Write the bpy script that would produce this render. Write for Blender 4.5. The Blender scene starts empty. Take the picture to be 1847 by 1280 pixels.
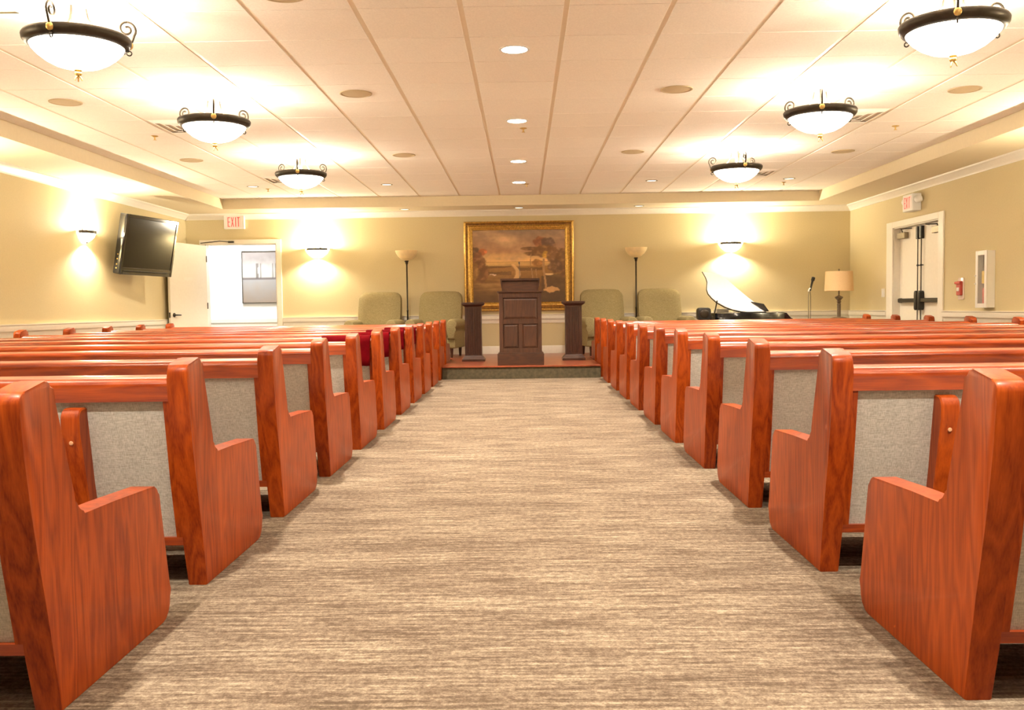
import bpy, bmesh, math, random
from mathutils import Vector, Matrix, noise
random.seed(7)
sc = bpy.context.scene
COL = sc.collection
PI = math.pi

# ------------------------------------------------------------------ camera
cam_d = bpy.data.cameras.new('camera')
cam = bpy.data.objects.new('camera', cam_d)
COL.objects.link(cam)
cam_d.sensor_fit = 'HORIZONTAL'
cam_d.sensor_width = 36.0
cam_d.lens = 36.0 * 1700.0 / 1847.0
cam_d.clip_start = 0.05
cam_d.clip_end = 100
cam.matrix_world = Matrix(((0.99984146, 0.01249867, 0.01268185, 0.0),
                           (0.0120429, 0.049934, -0.99867991, 0.0),
                           (-0.01311543, 0.99867431, 0.04977556, 0.9),
                           (0, 0, 0, 1)))
sc.camera = cam
# ------------------------------------------------------------------ world, exposure
w = bpy.data.worlds.new('world')
sc.world = w
w.use_nodes = True
w.node_tree.nodes['Background'].inputs[0].default_value = (1, 0.82, 0.6, 1)
w.node_tree.nodes['Background'].inputs[1].default_value = 0.02
sc.view_settings.view_transform = 'Standard'
sc.view_settings.look = 'None'
sc.view_settings.gamma = 1
sc.view_settings.use_curve_mapping = False
sc.view_settings.exposure = 0.82
# lamp powers
WARM = (1.0, 0.90, 0.75)
BOWL_L = 6.5        # radiance of the frosted pendant bowls
BOWL_UP = 42.0       # bulbs above the bowls (W)
SCONCE_W = 75.0
DOWN_W = 12.0
HALL_W = 46.0
ACCENT_W = 120.0
DISC_BEAM_W = 270.0         # beams added under the ceiling discs for the aisle shadows

# ------------------------------------------------------------------ materials
MATS = {}


def nodes_of(name):
    m = bpy.data.materials.new(name)
    m.use_nodes = True
    nt = m.node_tree
    MATS[name] = m
    return m, nt, nt.nodes['Principled BSDF']


def simple(name, col, rough=0.5, metal=0.0, var=0.06, scale=30.0, bump=0.0, spec=0.5, coat=0.0):
    m, nt, b = nodes_of(name)
    N, L = nt.nodes, nt.links
    tc = N.new('ShaderNodeTexCoord')
    nz = N.new('ShaderNodeTexNoise')
    nz.inputs['Scale'].default_value = scale
    nz.inputs['Detail'].default_value = 3
    L.new(tc.outputs['Object'], nz.inputs['Vector'])
    rp = N.new('ShaderNodeValToRGB')
    rp.color_ramp.elements[0].position = 0.3
    rp.color_ramp.elements[1].position = 0.7
    rp.color_ramp.elements[0].color = (*[max(0, c * (1 - var)) for c in col], 1)
    rp.color_ramp.elements[1].color = (*[min(1, c * (1 + var)) for c in col], 1)
    L.new(nz.outputs['Fac'], rp.inputs[0])
    L.new(rp.outputs[0], b.inputs['Base Color'])
    b.inputs['Roughness'].default_value = rough
    b.inputs['Metallic'].default_value = metal
    b.inputs['Specular IOR Level'].default_value = spec
    b.inputs['Coat Weight'].default_value = coat
    if bump:
        bp = N.new('ShaderNodeBump')
        bp.inputs['Strength'].default_value = bump
        bp.inputs['Distance'].default_value = 0.002
        L.new(nz.outputs['Fac'], bp.inputs['Height'])
        L.new(bp.outputs[0], b.inputs['Normal'])
    return m


def wood(name, dark, light, axis, rough=0.3, coat=0.3, scale=1.0):
    """figured oak / cherry: stretched noise drives growth-ring bands along one axis"""
    m, nt, b = nodes_of(name)
    N, L = nt.nodes, nt.links
    tc = N.new('ShaderNodeTexCoord')
    oi = N.new('ShaderNodeObjectInfo')
    off = N.new('ShaderNodeVectorMath'); off.operation = 'MULTIPLY_ADD'
    L.new(oi.outputs['Random'], off.inputs[0])
    off.inputs[1].default_value = (13.0, 7.0, 9.0)
    L.new(tc.outputs['Object'], off.inputs[2])
    mp = N.new('ShaderNodeMapping')
    s = [9.0 * scale] * 3
    s[axis] = 1.3 * scale
    mp.inputs['Scale'].default_value = s
    L.new(off.outputs[0], mp.inputs['Vector'])
    n1 = N.new('ShaderNodeTexNoise')
    n1.inputs['Scale'].default_value = 1.0
    n1.inputs['Detail'].default_value = 2
    L.new(mp.outputs[0], n1.inputs['Vector'])
    mul = N.new('ShaderNodeMath'); mul.operation = 'MULTIPLY'
    mul.inputs[1].default_value = 9.0
    L.new(n1.outputs['Fac'], mul.inputs[0])
    fr = N.new('ShaderNodeMath'); fr.operation = 'PINGPONG'
    fr.inputs[1].default_value = 0.5
    L.new(mul.outputs[0], fr.inputs[0])
    # fine pores
    mp2 = N.new('ShaderNodeMapping')
    s2 = [260.0] * 3
    s2[axis] = 12.0
    mp2.inputs['Scale'].default_value = s2
    L.new(off.outputs[0], mp2.inputs['Vector'])
    n2 = N.new('ShaderNodeTexNoise')
    n2.inputs['Scale'].default_value = 1.0
    n2.inputs['Detail'].default_value = 2
    L.new(mp2.outputs[0], n2.inputs['Vector'])
    # broad tone
    n3 = N.new('ShaderNodeTexNoise')
    n3.inputs['Scale'].default_value = 0.35
    n3.inputs['Detail'].default_value = 1
    L.new(mp.outputs[0], n3.inputs['Vector'])
    a1 = N.new('ShaderNodeMath'); a1.operation = 'MULTIPLY'; a1.inputs[1].default_value = 0.55
    L.new(fr.outputs[0], a1.inputs[0])
    a2 = N.new('ShaderNodeMath'); a2.operation = 'MULTIPLY_ADD'; a2.inputs[1].default_value = 0.45
    L.new(n2.outputs['Fac'], a2.inputs[0]); L.new(a1.outputs[0], a2.inputs[2])
    a3 = N.new('ShaderNodeMath'); a3.operation = 'MULTIPLY_ADD'; a3.inputs[1].default_value = 0.55
    L.new(n3.outputs['Fac'], a3.inputs[0]); L.new(a2.outputs[0], a3.inputs[2])
    rp = N.new('ShaderNodeValToRGB')
    rp.color_ramp.elements[0].position = 0.38
    rp.color_ramp.elements[1].position = 0.95
    rp.color_ramp.elements[0].color = (*dark, 1)
    rp.color_ramp.elements[1].color = (*light, 1)
    L.new(a3.outputs[0], rp.inputs[0])
    L.new(rp.outputs[0], b.inputs['Base Color'])
    b.inputs['Roughness'].default_value = rough
    b.inputs['Coat Weight'].default_value = coat
    b.inputs['Coat Roughness'].default_value = 0.18
    bp = N.new('ShaderNodeBump')
    bp.inputs['Strength'].default_value = 0.08
    bp.inputs['Distance'].default_value = 0.001
    L.new(n2.outputs['Fac'], bp.inputs['Height'])
    L.new(bp.outputs[0], b.inputs['Normal'])
    return m


def weave(name, c0, c1, freq=420.0, rough=0.9, blotch=0.0):
    m, nt, b = nodes_of(name)
    N, L = nt.nodes, nt.links
    tc = N.new('ShaderNodeTexCoord')
    outs = []
    for sx in ((0.12, 0.12, 1), (1, 1, 0.12)):
        mp = N.new('ShaderNodeMapping')
        mp.inputs['Scale'].default_value = [freq * k for k in sx]
        L.new(tc.outputs['Object'], mp.inputs['Vector'])
        n = N.new('ShaderNodeTexNoise')
        n.inputs['Scale'].default_value = 1.0
        n.inputs['Detail'].default_value = 1
        L.new(mp.outputs[0], n.inputs['Vector'])
        outs.append(n)
    ad = N.new('ShaderNodeMath'); ad.operation = 'ADD'
    L.new(outs[0].outputs['Fac'], ad.inputs[0]); L.new(outs[1].outputs['Fac'], ad.inputs[1])
    hf = N.new('ShaderNodeMath'); hf.operation = 'MULTIPLY'; hf.inputs[1].default_value = 0.5
    L.new(ad.outputs[0], hf.inputs[0])
    rp = N.new('ShaderNodeValToRGB')
    rp.color_ramp.elements[0].position = 0.36
    rp.color_ramp.elements[1].position = 0.64
    rp.color_ramp.elements[0].color = (*c0, 1)
    rp.color_ramp.elements[1].color = (*c1, 1)
    L.new(hf.outputs[0], rp.inputs[0])
    L.new(rp.outputs[0], b.inputs['Base Color'])
    b.inputs['Roughness'].default_value = rough
    b.inputs['Specular IOR Level'].default_value = 0.2
    bp = N.new('ShaderNodeBump')
    bp.inputs['Strength'].default_value = 0.25
    bp.inputs['Distance'].default_value = 0.001
    L.new(hf.outputs[0], bp.inputs['Height'])
    L.new(bp.outputs[0], b.inputs['Normal'])
    return m


def carpet(name):
    m, nt, b = nodes_of(name)
    N, L = nt.nodes, nt.links
    tc = N.new('ShaderNodeTexCoord')

    def noi(scale, detail=2, rough=0.6):
        mp = N.new('ShaderNodeMapping')
        mp.inputs['Scale'].default_value = scale
        L.new(tc.outputs['Object'], mp.inputs['Vector'])
        n = N.new('ShaderNodeTexNoise')
        n.inputs['Scale'].default_value = 1.0
        n.inputs['Detail'].default_value = detail
        n.inputs['Roughness'].default_value = rough
        L.new(mp.outputs[0], n.inputs['Vector'])
        return n.outputs['Fac']

    def mad(a, k, c=None):
        x = N.new('ShaderNodeMath'); x.operation = 'MULTIPLY_ADD'
        L.new(a, x.inputs[0]); x.inputs[1].default_value = k
        if c is None:
            x.inputs[2].default_value = 0
        else:
            L.new(c, x.inputs[2])
        return x.outputs[0]
    streak = noi((4.0, 62.0, 1), 5, 0.75)
    cross = noi((45.0, 45.0, 1), 4, 0.75)
    patch = noi((1.6, 5.5, 1), 2)
    pile = noi((160, 160, 1), 2)
    v = mad(streak, 0.62)
    v = mad(cross, 0.40, v)
    v = mad(patch, 0.20, v)
    v = mad(pile, 0.20, v)
    rp = N.new('ShaderNodeValToRGB')
    e = rp.color_ramp.elements
    e[0].position = 0.62; e[0].color = (0.096, 0.066, 0.043, 1)
    e[1].position = 0.83; e[1].color = (0.374, 0.307, 0.216, 1)
    k = e.new(0.69); k.color = (0.162, 0.116, 0.079, 1)
    k = e.new(0.745); k.color = (0.222, 0.166, 0.116, 1)
    L.new(v, rp.inputs[0])
    L.new(rp.outputs[0], b.inputs['Base Color'])
    b.inputs['Roughness'].default_value = 0.95
    b.inputs['Specular IOR Level'].default_value = 0.1
    bp = N.new('ShaderNodeBump')
    bp.inputs['Strength'].default_value = 0.35
    bp.inputs['Distance'].default_value = 0.004
    L.new(v, bp.inputs['Height'])
    L.new(bp.outputs[0], b.inputs['Normal'])
    return m


def emit(name, col, strength, base=(0.9, 0.85, 0.75)):
    m, nt, b = nodes_of(name)
    b.inputs['Base Color'].default_value = (*base, 1)
    b.inputs['Emission Color'].default_value = (*col, 1)
    b.inputs['Emission Strength'].default_value = strength
    b.inputs['Roughness'].default_value = 0.4
    return m


def vcol(name, rough=0.6):
    m, nt, b = nodes_of(name)
    a = nt.nodes.new('ShaderNodeVertexColor')
    a.layer_name = 'paint'
    nt.links.new(a.outputs[0], b.inputs['Base Color'])
    b.inputs['Roughness'].default_value = rough
    return m


simple('wall_paint', (0.63, 0.535, 0.31), 0.75, var=0.025, scale=60, bump=0.05)
simple('trim_white', (0.82, 0.77, 0.66), 0.4, var=0.02)
simple('soffit_paint', (0.72, 0.62, 0.42), 0.8, var=0.02)
simple('tile', (0.86, 0.78, 0.68), 0.9, var=0.05, scale=90, bump=0.3)
simple('grid', (0.80, 0.68, 0.52), 0.6, var=0.02)
carpet('carpet')
simple('stage_carpet', (0.085, 0.068, 0.035), 0.95, var=0.3, scale=25, bump=0.3)
wood('cherry_v', (0.17, 0.017, 0.0013), (0.45, 0.076, 0.006), 2, rough=0.4, coat=0.04)
MATS['cherry_v'].node_tree.nodes['Principled BSDF'].inputs['Specular IOR Level'].default_value = 0.22
wood('cherry_h', (0.20, 0.019, 0.0015), (0.49, 0.077, 0.006), 0, rough=0.28, coat=0.35)
wood('stage_wood', (0.16, 0.03, 0.012), (0.36, 0.085, 0.03), 0, rough=0.3)
wood('walnut_v', (0.032, 0.011, 0.005), (0.088, 0.032, 0.014), 2, rough=0.4, coat=0.1)
wood('walnut_h', (0.032, 0.011, 0.005), (0.088, 0.032, 0.014), 0, rough=0.4, coat=0.1)
weave('linen', (0.34, 0.31, 0.26), (0.54, 0.50, 0.44))
weave('chair_fabric', (0.20, 0.155, 0.066), (0.31, 0.25, 0.125), freq=300)
simple('velvet', (0.10, 0.001, 0.003), 1.0, var=0.2, scale=12, spec=0.05)
simple('bronze', (0.035, 0.026, 0.016), 0.42, metal=0.6, var=0.2)
simple('gold_leaf', (0.55, 0.33, 0.075), 0.32, metal=0.75, var=0.35, scale=55, bump=0.4)
simple('gold_dark', (0.26, 0.13, 0.03), 0.45, metal=0.6, var=0.35, scale=40)
simple('brass', (0.62, 0.42, 0.14), 0.3, metal=0.8, var=0.15)
simple('white_metal', (0.82, 0.80, 0.75), 0.4, var=0.01)
simple('cream_door', (0.80, 0.74, 0.62), 0.45, var=0.02)
simple('black_gloss', (0.006, 0.006, 0.007), 0.10, var=0.1, coat=0.5)
simple('black_plastic', (0.012, 0.011, 0.010), 0.35, var=0.1)
simple('screen', (0.008, 0.007, 0.006), 0.14, var=0.02, spec=0.3)
simple('lid_reflection', (0.93, 0.90, 0.82), 0.2, var=0.02)  # pale base colour stands in for light reflected in the lid
simple('dark_bronze', (0.05, 0.042, 0.03), 0.4, metal=0.5, var=0.15)
simple('closer_metal', (0.30, 0.25, 0.16), 0.4, metal=0.5, var=0.1)
simple('amber_glass', (0.86, 0.68, 0.38), 0.3, var=0.08, scale=14)
simple('shade_cloth', (0.70, 0.48, 0.25), 0.85, var=0.06, scale=120)
simple('lamp_body', (0.16, 0.115, 0.07), 0.5, metal=0.3, var=0.4, scale=40)
simple('speaker_grille', (0.50, 0.38, 0.22), 0.8, var=0.1, scale=400)
simple('red_plastic', (0.52, 0.07, 0.05), 0.4, var=0.05)
simple('clear_plastic', (0.85, 0.72, 0.62), 0.15, var=0.02)
simple('yellow_plastic', (0.75, 0.52, 0.06), 0.4, var=0.05)
simple('cabinet_dark', (0.30, 0.26, 0.18), 0.5, var=0.05)
simple('hall_white', (0.86, 0.86, 0.86), 0.7, var=0.01)
simple('screw_light', (0.80, 0.42, 0.22), 0.5, var=0.02)
emit('bowl_glow', (1.0, 0.91, 0.77), BOWL_L)
# frosted glass: part of the bulb's light passes straight through
_nt = MATS['bowl_glow'].node_tree
_tr = _nt.nodes.new('ShaderNodeBsdfTransparent')
_mx = _nt.nodes.new('ShaderNodeMixShader')
_mx.inputs[0].default_value = 0.3
_nt.links.new(_nt.nodes['Principled BSDF'].outputs[0], _mx.inputs[1])
_nt.links.new(_tr.outputs[0], _mx.inputs[2])
_nt.links.new(_mx.outputs[0], _nt.nodes['Material Output'].inputs['Surface'])
emit('sconce_glow', (1.0, 0.84, 0.58), 9.0)
emit('lens_glow', (1.0, 0.88, 0.70), 18.0)
emit('lens_dim', (1.0, 0.9, 0.7), 1.2, base=(0.4, 0.33, 0.22))
emit('sign_face', (1.0, 0.55, 0.45), 0.12, base=(0.8, 0.62, 0.56))
emit('sign_red', (1.0, 0.06, 0.05), 0.22, base=(0.45, 0.03, 0.03))
emit('hall_lamp', (0.95, 0.97, 1.0), 4.0)
vcol('canvas')
m, nt, b = nodes_of('glass')
b.inputs['Base Color'].default_value = (0.9, 0.9, 0.85, 1)
b.inputs['Roughness'].default_value = 0.03
_tr = nt.nodes.new('ShaderNodeBsdfTransparent')
_mx = nt.nodes.new('ShaderNodeMixShader')
_mx.inputs[0].default_value = 0.9
nt.links.new(b.outputs[0], _mx.inputs[1])
nt.links.new(_tr.outputs[0], _mx.inputs[2])
nt.links.new(_mx.outputs[0], nt.nodes['Material Output'].inputs['Surface'])


# ------------------------------------------------------------------ mesh helpers
def box(bm, x0, x1, y0, y1, z0, z1, bev=0.0, seg=1):
    r = bmesh.ops.create_cube(bm, size=1.0)
    vs = r['verts']
    for v in vs:
        v.co = Vector((x0 + (v.co.x + .5) * (x1 - x0), y0 + (v.co.y + .5) * (y1 - y0), z0 + (v.co.z + .5) * (z1 - z0)))
    if bev:
        es = list({e for v in vs for e in v.link_edges})
        bmesh.ops.bevel(bm, geom=es, offset=bev, segments=seg, affect='EDGES', profile=0.5)
    return vs


def place(plane, a, b, c):
    """2-D point (a,b) plus extrusion coordinate c"""
    if plane == 'YZ':
        return (c, a, b)
    if plane == 'XZ':
        return (a, c, b)
    return (a, b, c)


def prism(bm, pts, plane, lo, hi, bev=0.0, seg=2):
    n = len(pts)
    v0 = [bm.verts.new(place(plane, p[0], p[1], lo)) for p in pts]
    v1 = [bm.verts.new(place(plane, p[0], p[1], hi)) for p in pts]
    f0 = bm.faces.new(v0)
    f1 = bm.faces.new(list(reversed(v1)))
    for i in range(n):
        bm.faces.new((v0[i], v1[i], v1[(i + 1) % n], v0[(i + 1) % n]))
    if bev:
        es = list(f0.edges) + list(f1.edges)
        bmesh.ops.bevel(bm, geom=es, offset=bev, segments=seg, affect='EDGES', profile=0.5)


def lathe(bm, prof, n=24, cx=0.0, cy=0.0, a0=0.0, a1=2 * PI):
    """prof: list of (r,z); r==0 makes a pole"""
    full = abs(a1 - a0 - 2 * PI) < 1e-6
    m = n if full else n + 1
    rings = []
    for r, z in prof:
        if r < 1e-6:
            rings.append([bm.verts.new((cx, cy, z))])
        else:
            rings.append([bm.verts.new((cx + r * math.cos(a0 + (a1 - a0) * i / n), cy + r * math.sin(a0 + (a1 - a0) * i / n), z)) for i in range(m)])
    for k in range(len(rings) - 1):
        A, B = rings[k], rings[k + 1]
        for i in range(n):
            j = (i + 1) % m
            q = []
            for v in (A[i % len(A)], A[j % len(A)], B[j % len(B)], B[i % len(B)]):
                if v not in q:
                    q.append(v)
            if len(q) >= 3:
                try:
                    bm.faces.new(q)
                except ValueError:
                    pass


def tube(bm, path, r, n=8, cap=True, flat=1.0):
    """round tube along a list of 3-D points; r may be a list"""
    pts = [Vector(p) for p in path]
    rings = []
    up = Vector((0, 0, 1))
    prev = None
    for i, p in enumerate(pts):
        t = (pts[min(i + 1, len(pts) - 1)] - pts[max(i - 1, 0)]).normalized()
        if prev is None:
            a = t.cross(up)
            if a.length < 1e-3:
                a = t.cross(Vector((0, 1, 0)))
        else:
            a = prev - t * prev.dot(t)
        a.normalize()
        prev = a
        bb = t.cross(a)
        rr = r[i] if isinstance(r, (list, tuple)) else r
        rings.append([bm.verts.new(p + a * (rr * math.cos(2 * PI * k / n)) + bb * (rr * flat * math.sin(2 * PI * k / n))) for k in range(n)])
    for i in range(len(rings) - 1):
        for k in range(n):
            bm.faces.new((rings[i][k], rings[i][(k + 1) % n], rings[i + 1][(k + 1) % n], rings[i + 1][k]))
    if cap:
        bm.faces.new(rings[0])
        bm.faces.new(list(reversed(rings[-1])))


def arc(cx, cy, r, d0, d1, n=5):
    return [(cx + r * math.cos(math.radians(d0 + (d1 - d0) * i / n)), cy + r * math.sin(math.radians(d0 + (d1 - d0) * i / n))) for i in range(n + 1)]


def rrect(x0, x1, y0, y1, r, n=4):
    return arc(x1 - r, y1 - r, r, 0, 90, n) + arc(x0 + r, y1 - r, r, 90, 180, n) + arc(x0 + r, y0 + r, r, 180, 270, n) + arc(x1 - r, y0 + r, r, 270, 360, n)


def frame4(bm, x0, x1, z0, z1, wd, y0, y1, bev=0.0):
    """a mitre-less rectangular frame in the XZ plane"""
    box(bm, x0, x0 + wd, y0, y1, z0, z1, bev)
    box(bm, x1 - wd, x1, y0, y1, z0, z1, bev)
    box(bm, x0 + wd, x1 - wd, y0, y1, z0, z0 + wd, bev)
    box(bm, x0 + wd, x1 - wd, y0, y1, z1 - wd, z1, bev)


def new():
    return bmesh.new()


def mesh_of(name, bm, mat, smooth=35):
    bmesh.ops.recalc_face_normals(bm, faces=bm.faces)
    me = bpy.data.meshes.new(name)
    bm.to_mesh(me)
    bm.free()
    me.materials.append(MATS[mat])
    if smooth:
        for p in me.polygons:
            p.use_smooth = True
        me.set_sharp_from_angle(angle=math.radians(smooth))
    return me


def obj(name, bm, mat, parent=None, smooth=35, loc=None):
    me = mesh_of(name, bm, mat, smooth) if not isinstance(bm, bpy.types.Mesh) else bm
    o = bpy.data.objects.new(name, me)
    COL.objects.link(o)
    if parent:
        o.parent = parent
    if loc:
        o.location = loc
    return o


def tag(o, label, cat, group=None):
    o['label'] = label
    o['category'] = cat
    if group:
        o['group'] = group
    return o


def thing(name, label, cat, loc=(0, 0, 0), rz=0.0, group=None):
    o = bpy.data.objects.new(name, None)
    o.empty_display_size = 0.1
    COL.objects.link(o)
    o.location = loc
    o.rotation_euler = (0, 0, rz)
    return tag(o, label, cat, group)


def struct(name, bm, mat, parent=None, smooth=0):
    o = obj(name, bm, mat, parent, smooth)
    if parent is None:
        o['kind'] = 'structure'
    return o


def copy_tree(o, parent=None):
    c = o.copy()
    COL.objects.link(c)
    if parent:
        c.parent = parent
    for ch in o.children:
        copy_tree(ch, c)
    return c


def lamp(name, kind, loc, watts, col=WARM, parent=None, radius=0.05, rot=None, spot=None, blend=0.6):
    d = bpy.data.lights.new(name, kind)
    d.energy = watts
    d.color = col
    if kind in ('POINT', 'SPOT'):
        d.shadow_soft_size = radius
    if kind == 'SPOT':
        d.spot_size = spot
        d.spot_blend = blend
    if kind == 'AREA':
        d.size = radius
    o = bpy.data.objects.new(name, d)
    COL.objects.link(o)
    o.location = loc
    if rot:
        o.rotation_euler = rot
    if parent:
        o.parent = parent
    return o


# ------------------------------------------------------------------ the setting
XL, XR, YB, YR = -5.42, 5.235, 15.2, -3.0       # walls
ZC, ZS = 2.623, 2.47                            # tray ceiling, soffit
TXL, TXR, TYB = -4.59, 4.52, 14.5               # tray edges
T = 0.15

bm = new(); box(bm, XL - T, XR + T + 1.2, YR - T, YB + 2.4, -0.1, 0.0)
struct('floor', bm, 'carpet')

bm = new(); box(bm, XL - T, XL, YR - T, YB, 0, 2.75)
struct('wall_left', bm, 'wall_paint')

# right wall with the double-door opening
DY0, DY1, DZ = 11.95, 13.42, 1.95
bm = new()
box(bm, XR, XR + T, YR - T, DY0, 0, 2.75)
box(bm, XR, XR + T, DY1, YB + T, 0, 2.75)
box(bm, XR, XR + T, DY0, DY1, DZ, 2.75)
box(bm, XR + T + 0.12, XR + T + 0.2, DY0 - .3, DY1 + .3, 0, 2.4)
struct('wall_right', bm, 'wall_paint')

# back wall with the hall doorway
BX0, BX1, BZ = -5.12, -3.97, 1.985
bm = new()
box(bm, XL - T, BX0, YB, YB + T, 0, 2.75)
box(bm, BX1, XR, YB, YB + T, 0, 2.75)
box(bm, BX0, BX1, YB, YB + T, BZ, 2.75)
struct('wall_back', bm, 'wall_paint')
bm = new(); box(bm, XL - T, XR + T, YR - T, YR, 0, 2.75)
struct('wall_rear', bm, 'wall_paint')

# hall behind the doorway
bm = new()
HY = YB + T + 1.5
box(bm, -7.2, -2.6, HY, HY + 0.1, 0, 2.6)
box(bm, -7.3, -7.2, YB + T, HY + .1, 0, 2.6)
box(bm, -2.6, -2.5, YB + T, HY + .1, 0, 2.6)
box(bm, -7.2, XL - T - .001, YB + T - .1, YB + T, 0, 2.6)
struct('wall_hall', bm, 'hall_white')
bm = new(); box(bm, -7.3, -2.5, YB + T, HY + .1, 2.6, 2.7)
struct('ceiling_hall', bm, 'hall_white')
bm = new()
box(bm, -7.2, -2.6, HY - 0.03, HY, 0.70, 0.765)
box(bm, -7.2, -2.6, HY - 0.018, HY, 0.62, 0.70)
struct('trim_hall_rail', bm, 'trim_white')
t = thing('ceiling_light', 'flat white ceiling light panel in the hall beyond the open door', 'ceiling light', (-4.9, 16.1, 2.6))
bm = new(); frame4(bm, -0.6, 0.6, -0.3, 0.3, 0.03, -0.04, 0.0)
bmesh.ops.rotate(bm, verts=bm.verts, cent=(0, 0, 0), matrix=Matrix.Rotation(PI / 2, 3, 'X'))
for v in bm.verts:
    v.co.z = -abs(v.co.z)
obj('frame', bm, 'white_metal', t)
bm = new(); box(bm, -0.57, 0.57, -0.27, 0.27, -0.025, -0.001)
obj('diffuser', bm, 'hall_lamp', t)
lamp('hall_lamp_light', 'AREA', (0, 0, -0.06), HALL_W, (0.93, 0.96, 1.0), t, 0.7)

# ceiling: backing grid with separate tiles below it
bm = new(); box(bm, TXL - .3, TXR + .3, YR, TYB + .3, ZC + 0.001, ZC + 0.06)
ceil = struct('ceiling', bm, 'grid')
cx0, px_ = -0.338 - 7 * 0.607, 0.607
cy0, py_ = 5.47 - 0.602, 0.602
bm = new()
box(bm, -px_ / 2 + .016, px_ / 2 - .016, -py_ / 2 + .004, py_ / 2 - .004, -0.004, 0.0015, 0.0015)
tile_me = mesh_of('ceiling_tile', bm, 'tile', 0)
VENTS = {(2, 6), (12, 6), (2, 12), (12, 12), (2, 0)}
for i in range(16):
    for j in range(15):
        if (j, i) in VENTS:
            continue
        obj('ceiling_tile', tile_me, 'tile', ceil, loc=(cx0 + (j + .5) * px_, cy0 + (i + .5) * py_, ZC))
bm = new()
for i in range(1, 14):
    for j in range(15):
        x, y = cx0 + (j + .5) * px_, cy0 - (i - .5) * py_
        box(bm, x - px_ / 2 + .014, x + px_ / 2 - .014, y - py_ / 2 + .005, y + py_ / 2 - .005, ZC - .004, ZC + .0015)
o = obj('ceiling_tile_field', bm, 'tile', ceil, 0)
o['kind'] = 'stuff'

# dropped soffit around the tray
for nm, b6 in (('soffit_left', (XL, TXL, YR, YB)), ('soffit_right', (TXR, XR, YR, YB)), ('soffit_back', (TXL, TXR, TYB, YB)), ('soffit_rear', (TXL, TXR, YR, YR + .7))):
    bm = new(); box(bm, b6[0], b6[1], b6[2], b6[3], ZS, ZC + .08)
    struct(nm, bm, 'soffit_paint')
bm = new(); box(bm, XL - T, XR + T, YR - T, YB + T, ZC + .08, ZC + .2)
struct('ceiling_slab', bm, 'grid')

# crown moulding, chair rail and baseboard runs
CROWN = [(0, 0), (0, -0.095), (0.012, -0.095), (0.016, -0.08), (0.03, -0.066), (0.052, -0.04), (0.07, -0.022), (0.082, -0.018), (0.085, 0)]
RAIL = [(0, 0.655), (0.010, 0.655), (0.012, 0.70), (0.018, 0.715), (0.03, 0.722), (0.034, 0.75), (0.03, 0.778), (0.04, 0.785), (0.04, 0.797), (0, 0.797)]
BASE = [(0, 0), (0.016, 0), (0.016, 0.10), (0.008, 0.125), (0, 0.125)]


def run(name, prof, side, a, b_, z0=0.0):
    bm = new()
    if side == 'left':
        prism(bm, [(XL + p, z0 + z) for p, z in prof], 'XZ', a, b_)
    elif side == 'right':
        prism(bm, [(XR - p, z0 + z) for p, z in prof], 'XZ', a, b_)
    elif side == 'back':
        prism(bm, [(YB - p, z0 + z) for p, z in prof], 'YZ', a, b_)
    return struct(name, bm, 'trim_white', smooth=40)


run('trim_crown_left', CROWN, 'left', YR, YB, ZS)
run('trim_crown_right', CROWN, 'right', YR, YB, ZS)
run('trim_crown_back', CROWN, 'back', XL, XR, ZS)
run('trim_rail_left', RAIL, 'left', YR, 14.9)
run('trim_rail_right_near', RAIL, 'right', YR, DY0 - .145)
run('trim_rail_right_far', RAIL, 'right', DY1 + .22, YB)
run('trim_rail_back', RAIL, 'back', BX1 + .09, XR)
run('baseboard_left', BASE, 'left', YR, YB)
run('baseboard_right_near', BASE, 'right', YR, DY0 - .145)
run('baseboard_right_far', BASE, 'right', DY1 + .22, YB)
run('baseboard_back_left', BASE, 'back', BX1 + .09, -2.76)
run('baseboard_back_right', BASE, 'back', 2.62, XR)
run('baseboard_back_stage', BASE, 'back', -2.74, 2.60, 0.165)

# door casings
bm = new()
for x0, x1 in ((BX0 - .085, BX0), (BX1, BX1 + .085)):
    box(bm, x0, x1, YB - .02, YB - .001, 0, BZ + .07, .004)
box(bm, BX0, BX1, YB - .02, YB - .001, BZ, BZ + .07, .004)
box(bm, BX0 - .001, BX0 + .014, YB, YB + T, 0, BZ)
box(bm, BX1 - .014, BX1 + .001, YB, YB + T, 0, BZ)
box(bm, BX0, BX1, YB, YB + T, BZ - .014, BZ + .001)
struct('trim_hall_casing', bm, 'trim_white')
bm = new()
for y0, y1 in ((DY0 - .14, DY0 - .0), (DY1, DY1 + .215)):
    box(bm, XR - .022, XR - .001, y0, y1, 0, DZ + .085, .004)
box(bm, XR - .022, XR - .001, DY0, DY1, DZ, DZ + .085, .004)
box(bm, XR, XR + T, DY0 - .001, DY0 + .012, 0, DZ)
box(bm, XR, XR + T, DY1 - .012, DY1 + .001, 0, DZ)
box(bm, XR, XR + T, DY0, DY1, DZ - .012, DZ + .001)
struct('trim_double_door_casing', bm, 'trim_white')

# ------------------------------------------------------------------ platform (stage)
bm = new()
box(bm, -1.045, 0.975, 12.0, 13.92, 0, 0.145)
box(bm, -2.75, 2.61, 13.92, 15.2, 0, 0.145)
stage = struct('platform', bm, 'stage_carpet')
bm = new()
box(bm, -1.045, 0.975, 11.985, 13.92, 0.145, 0.165, .004)
box(bm, -2.75, 2.61, 13.92, 15.2, 0.145, 0.165, .004)
obj('platform_deck', bm, 'stage_wood', stage, 0)

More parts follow.
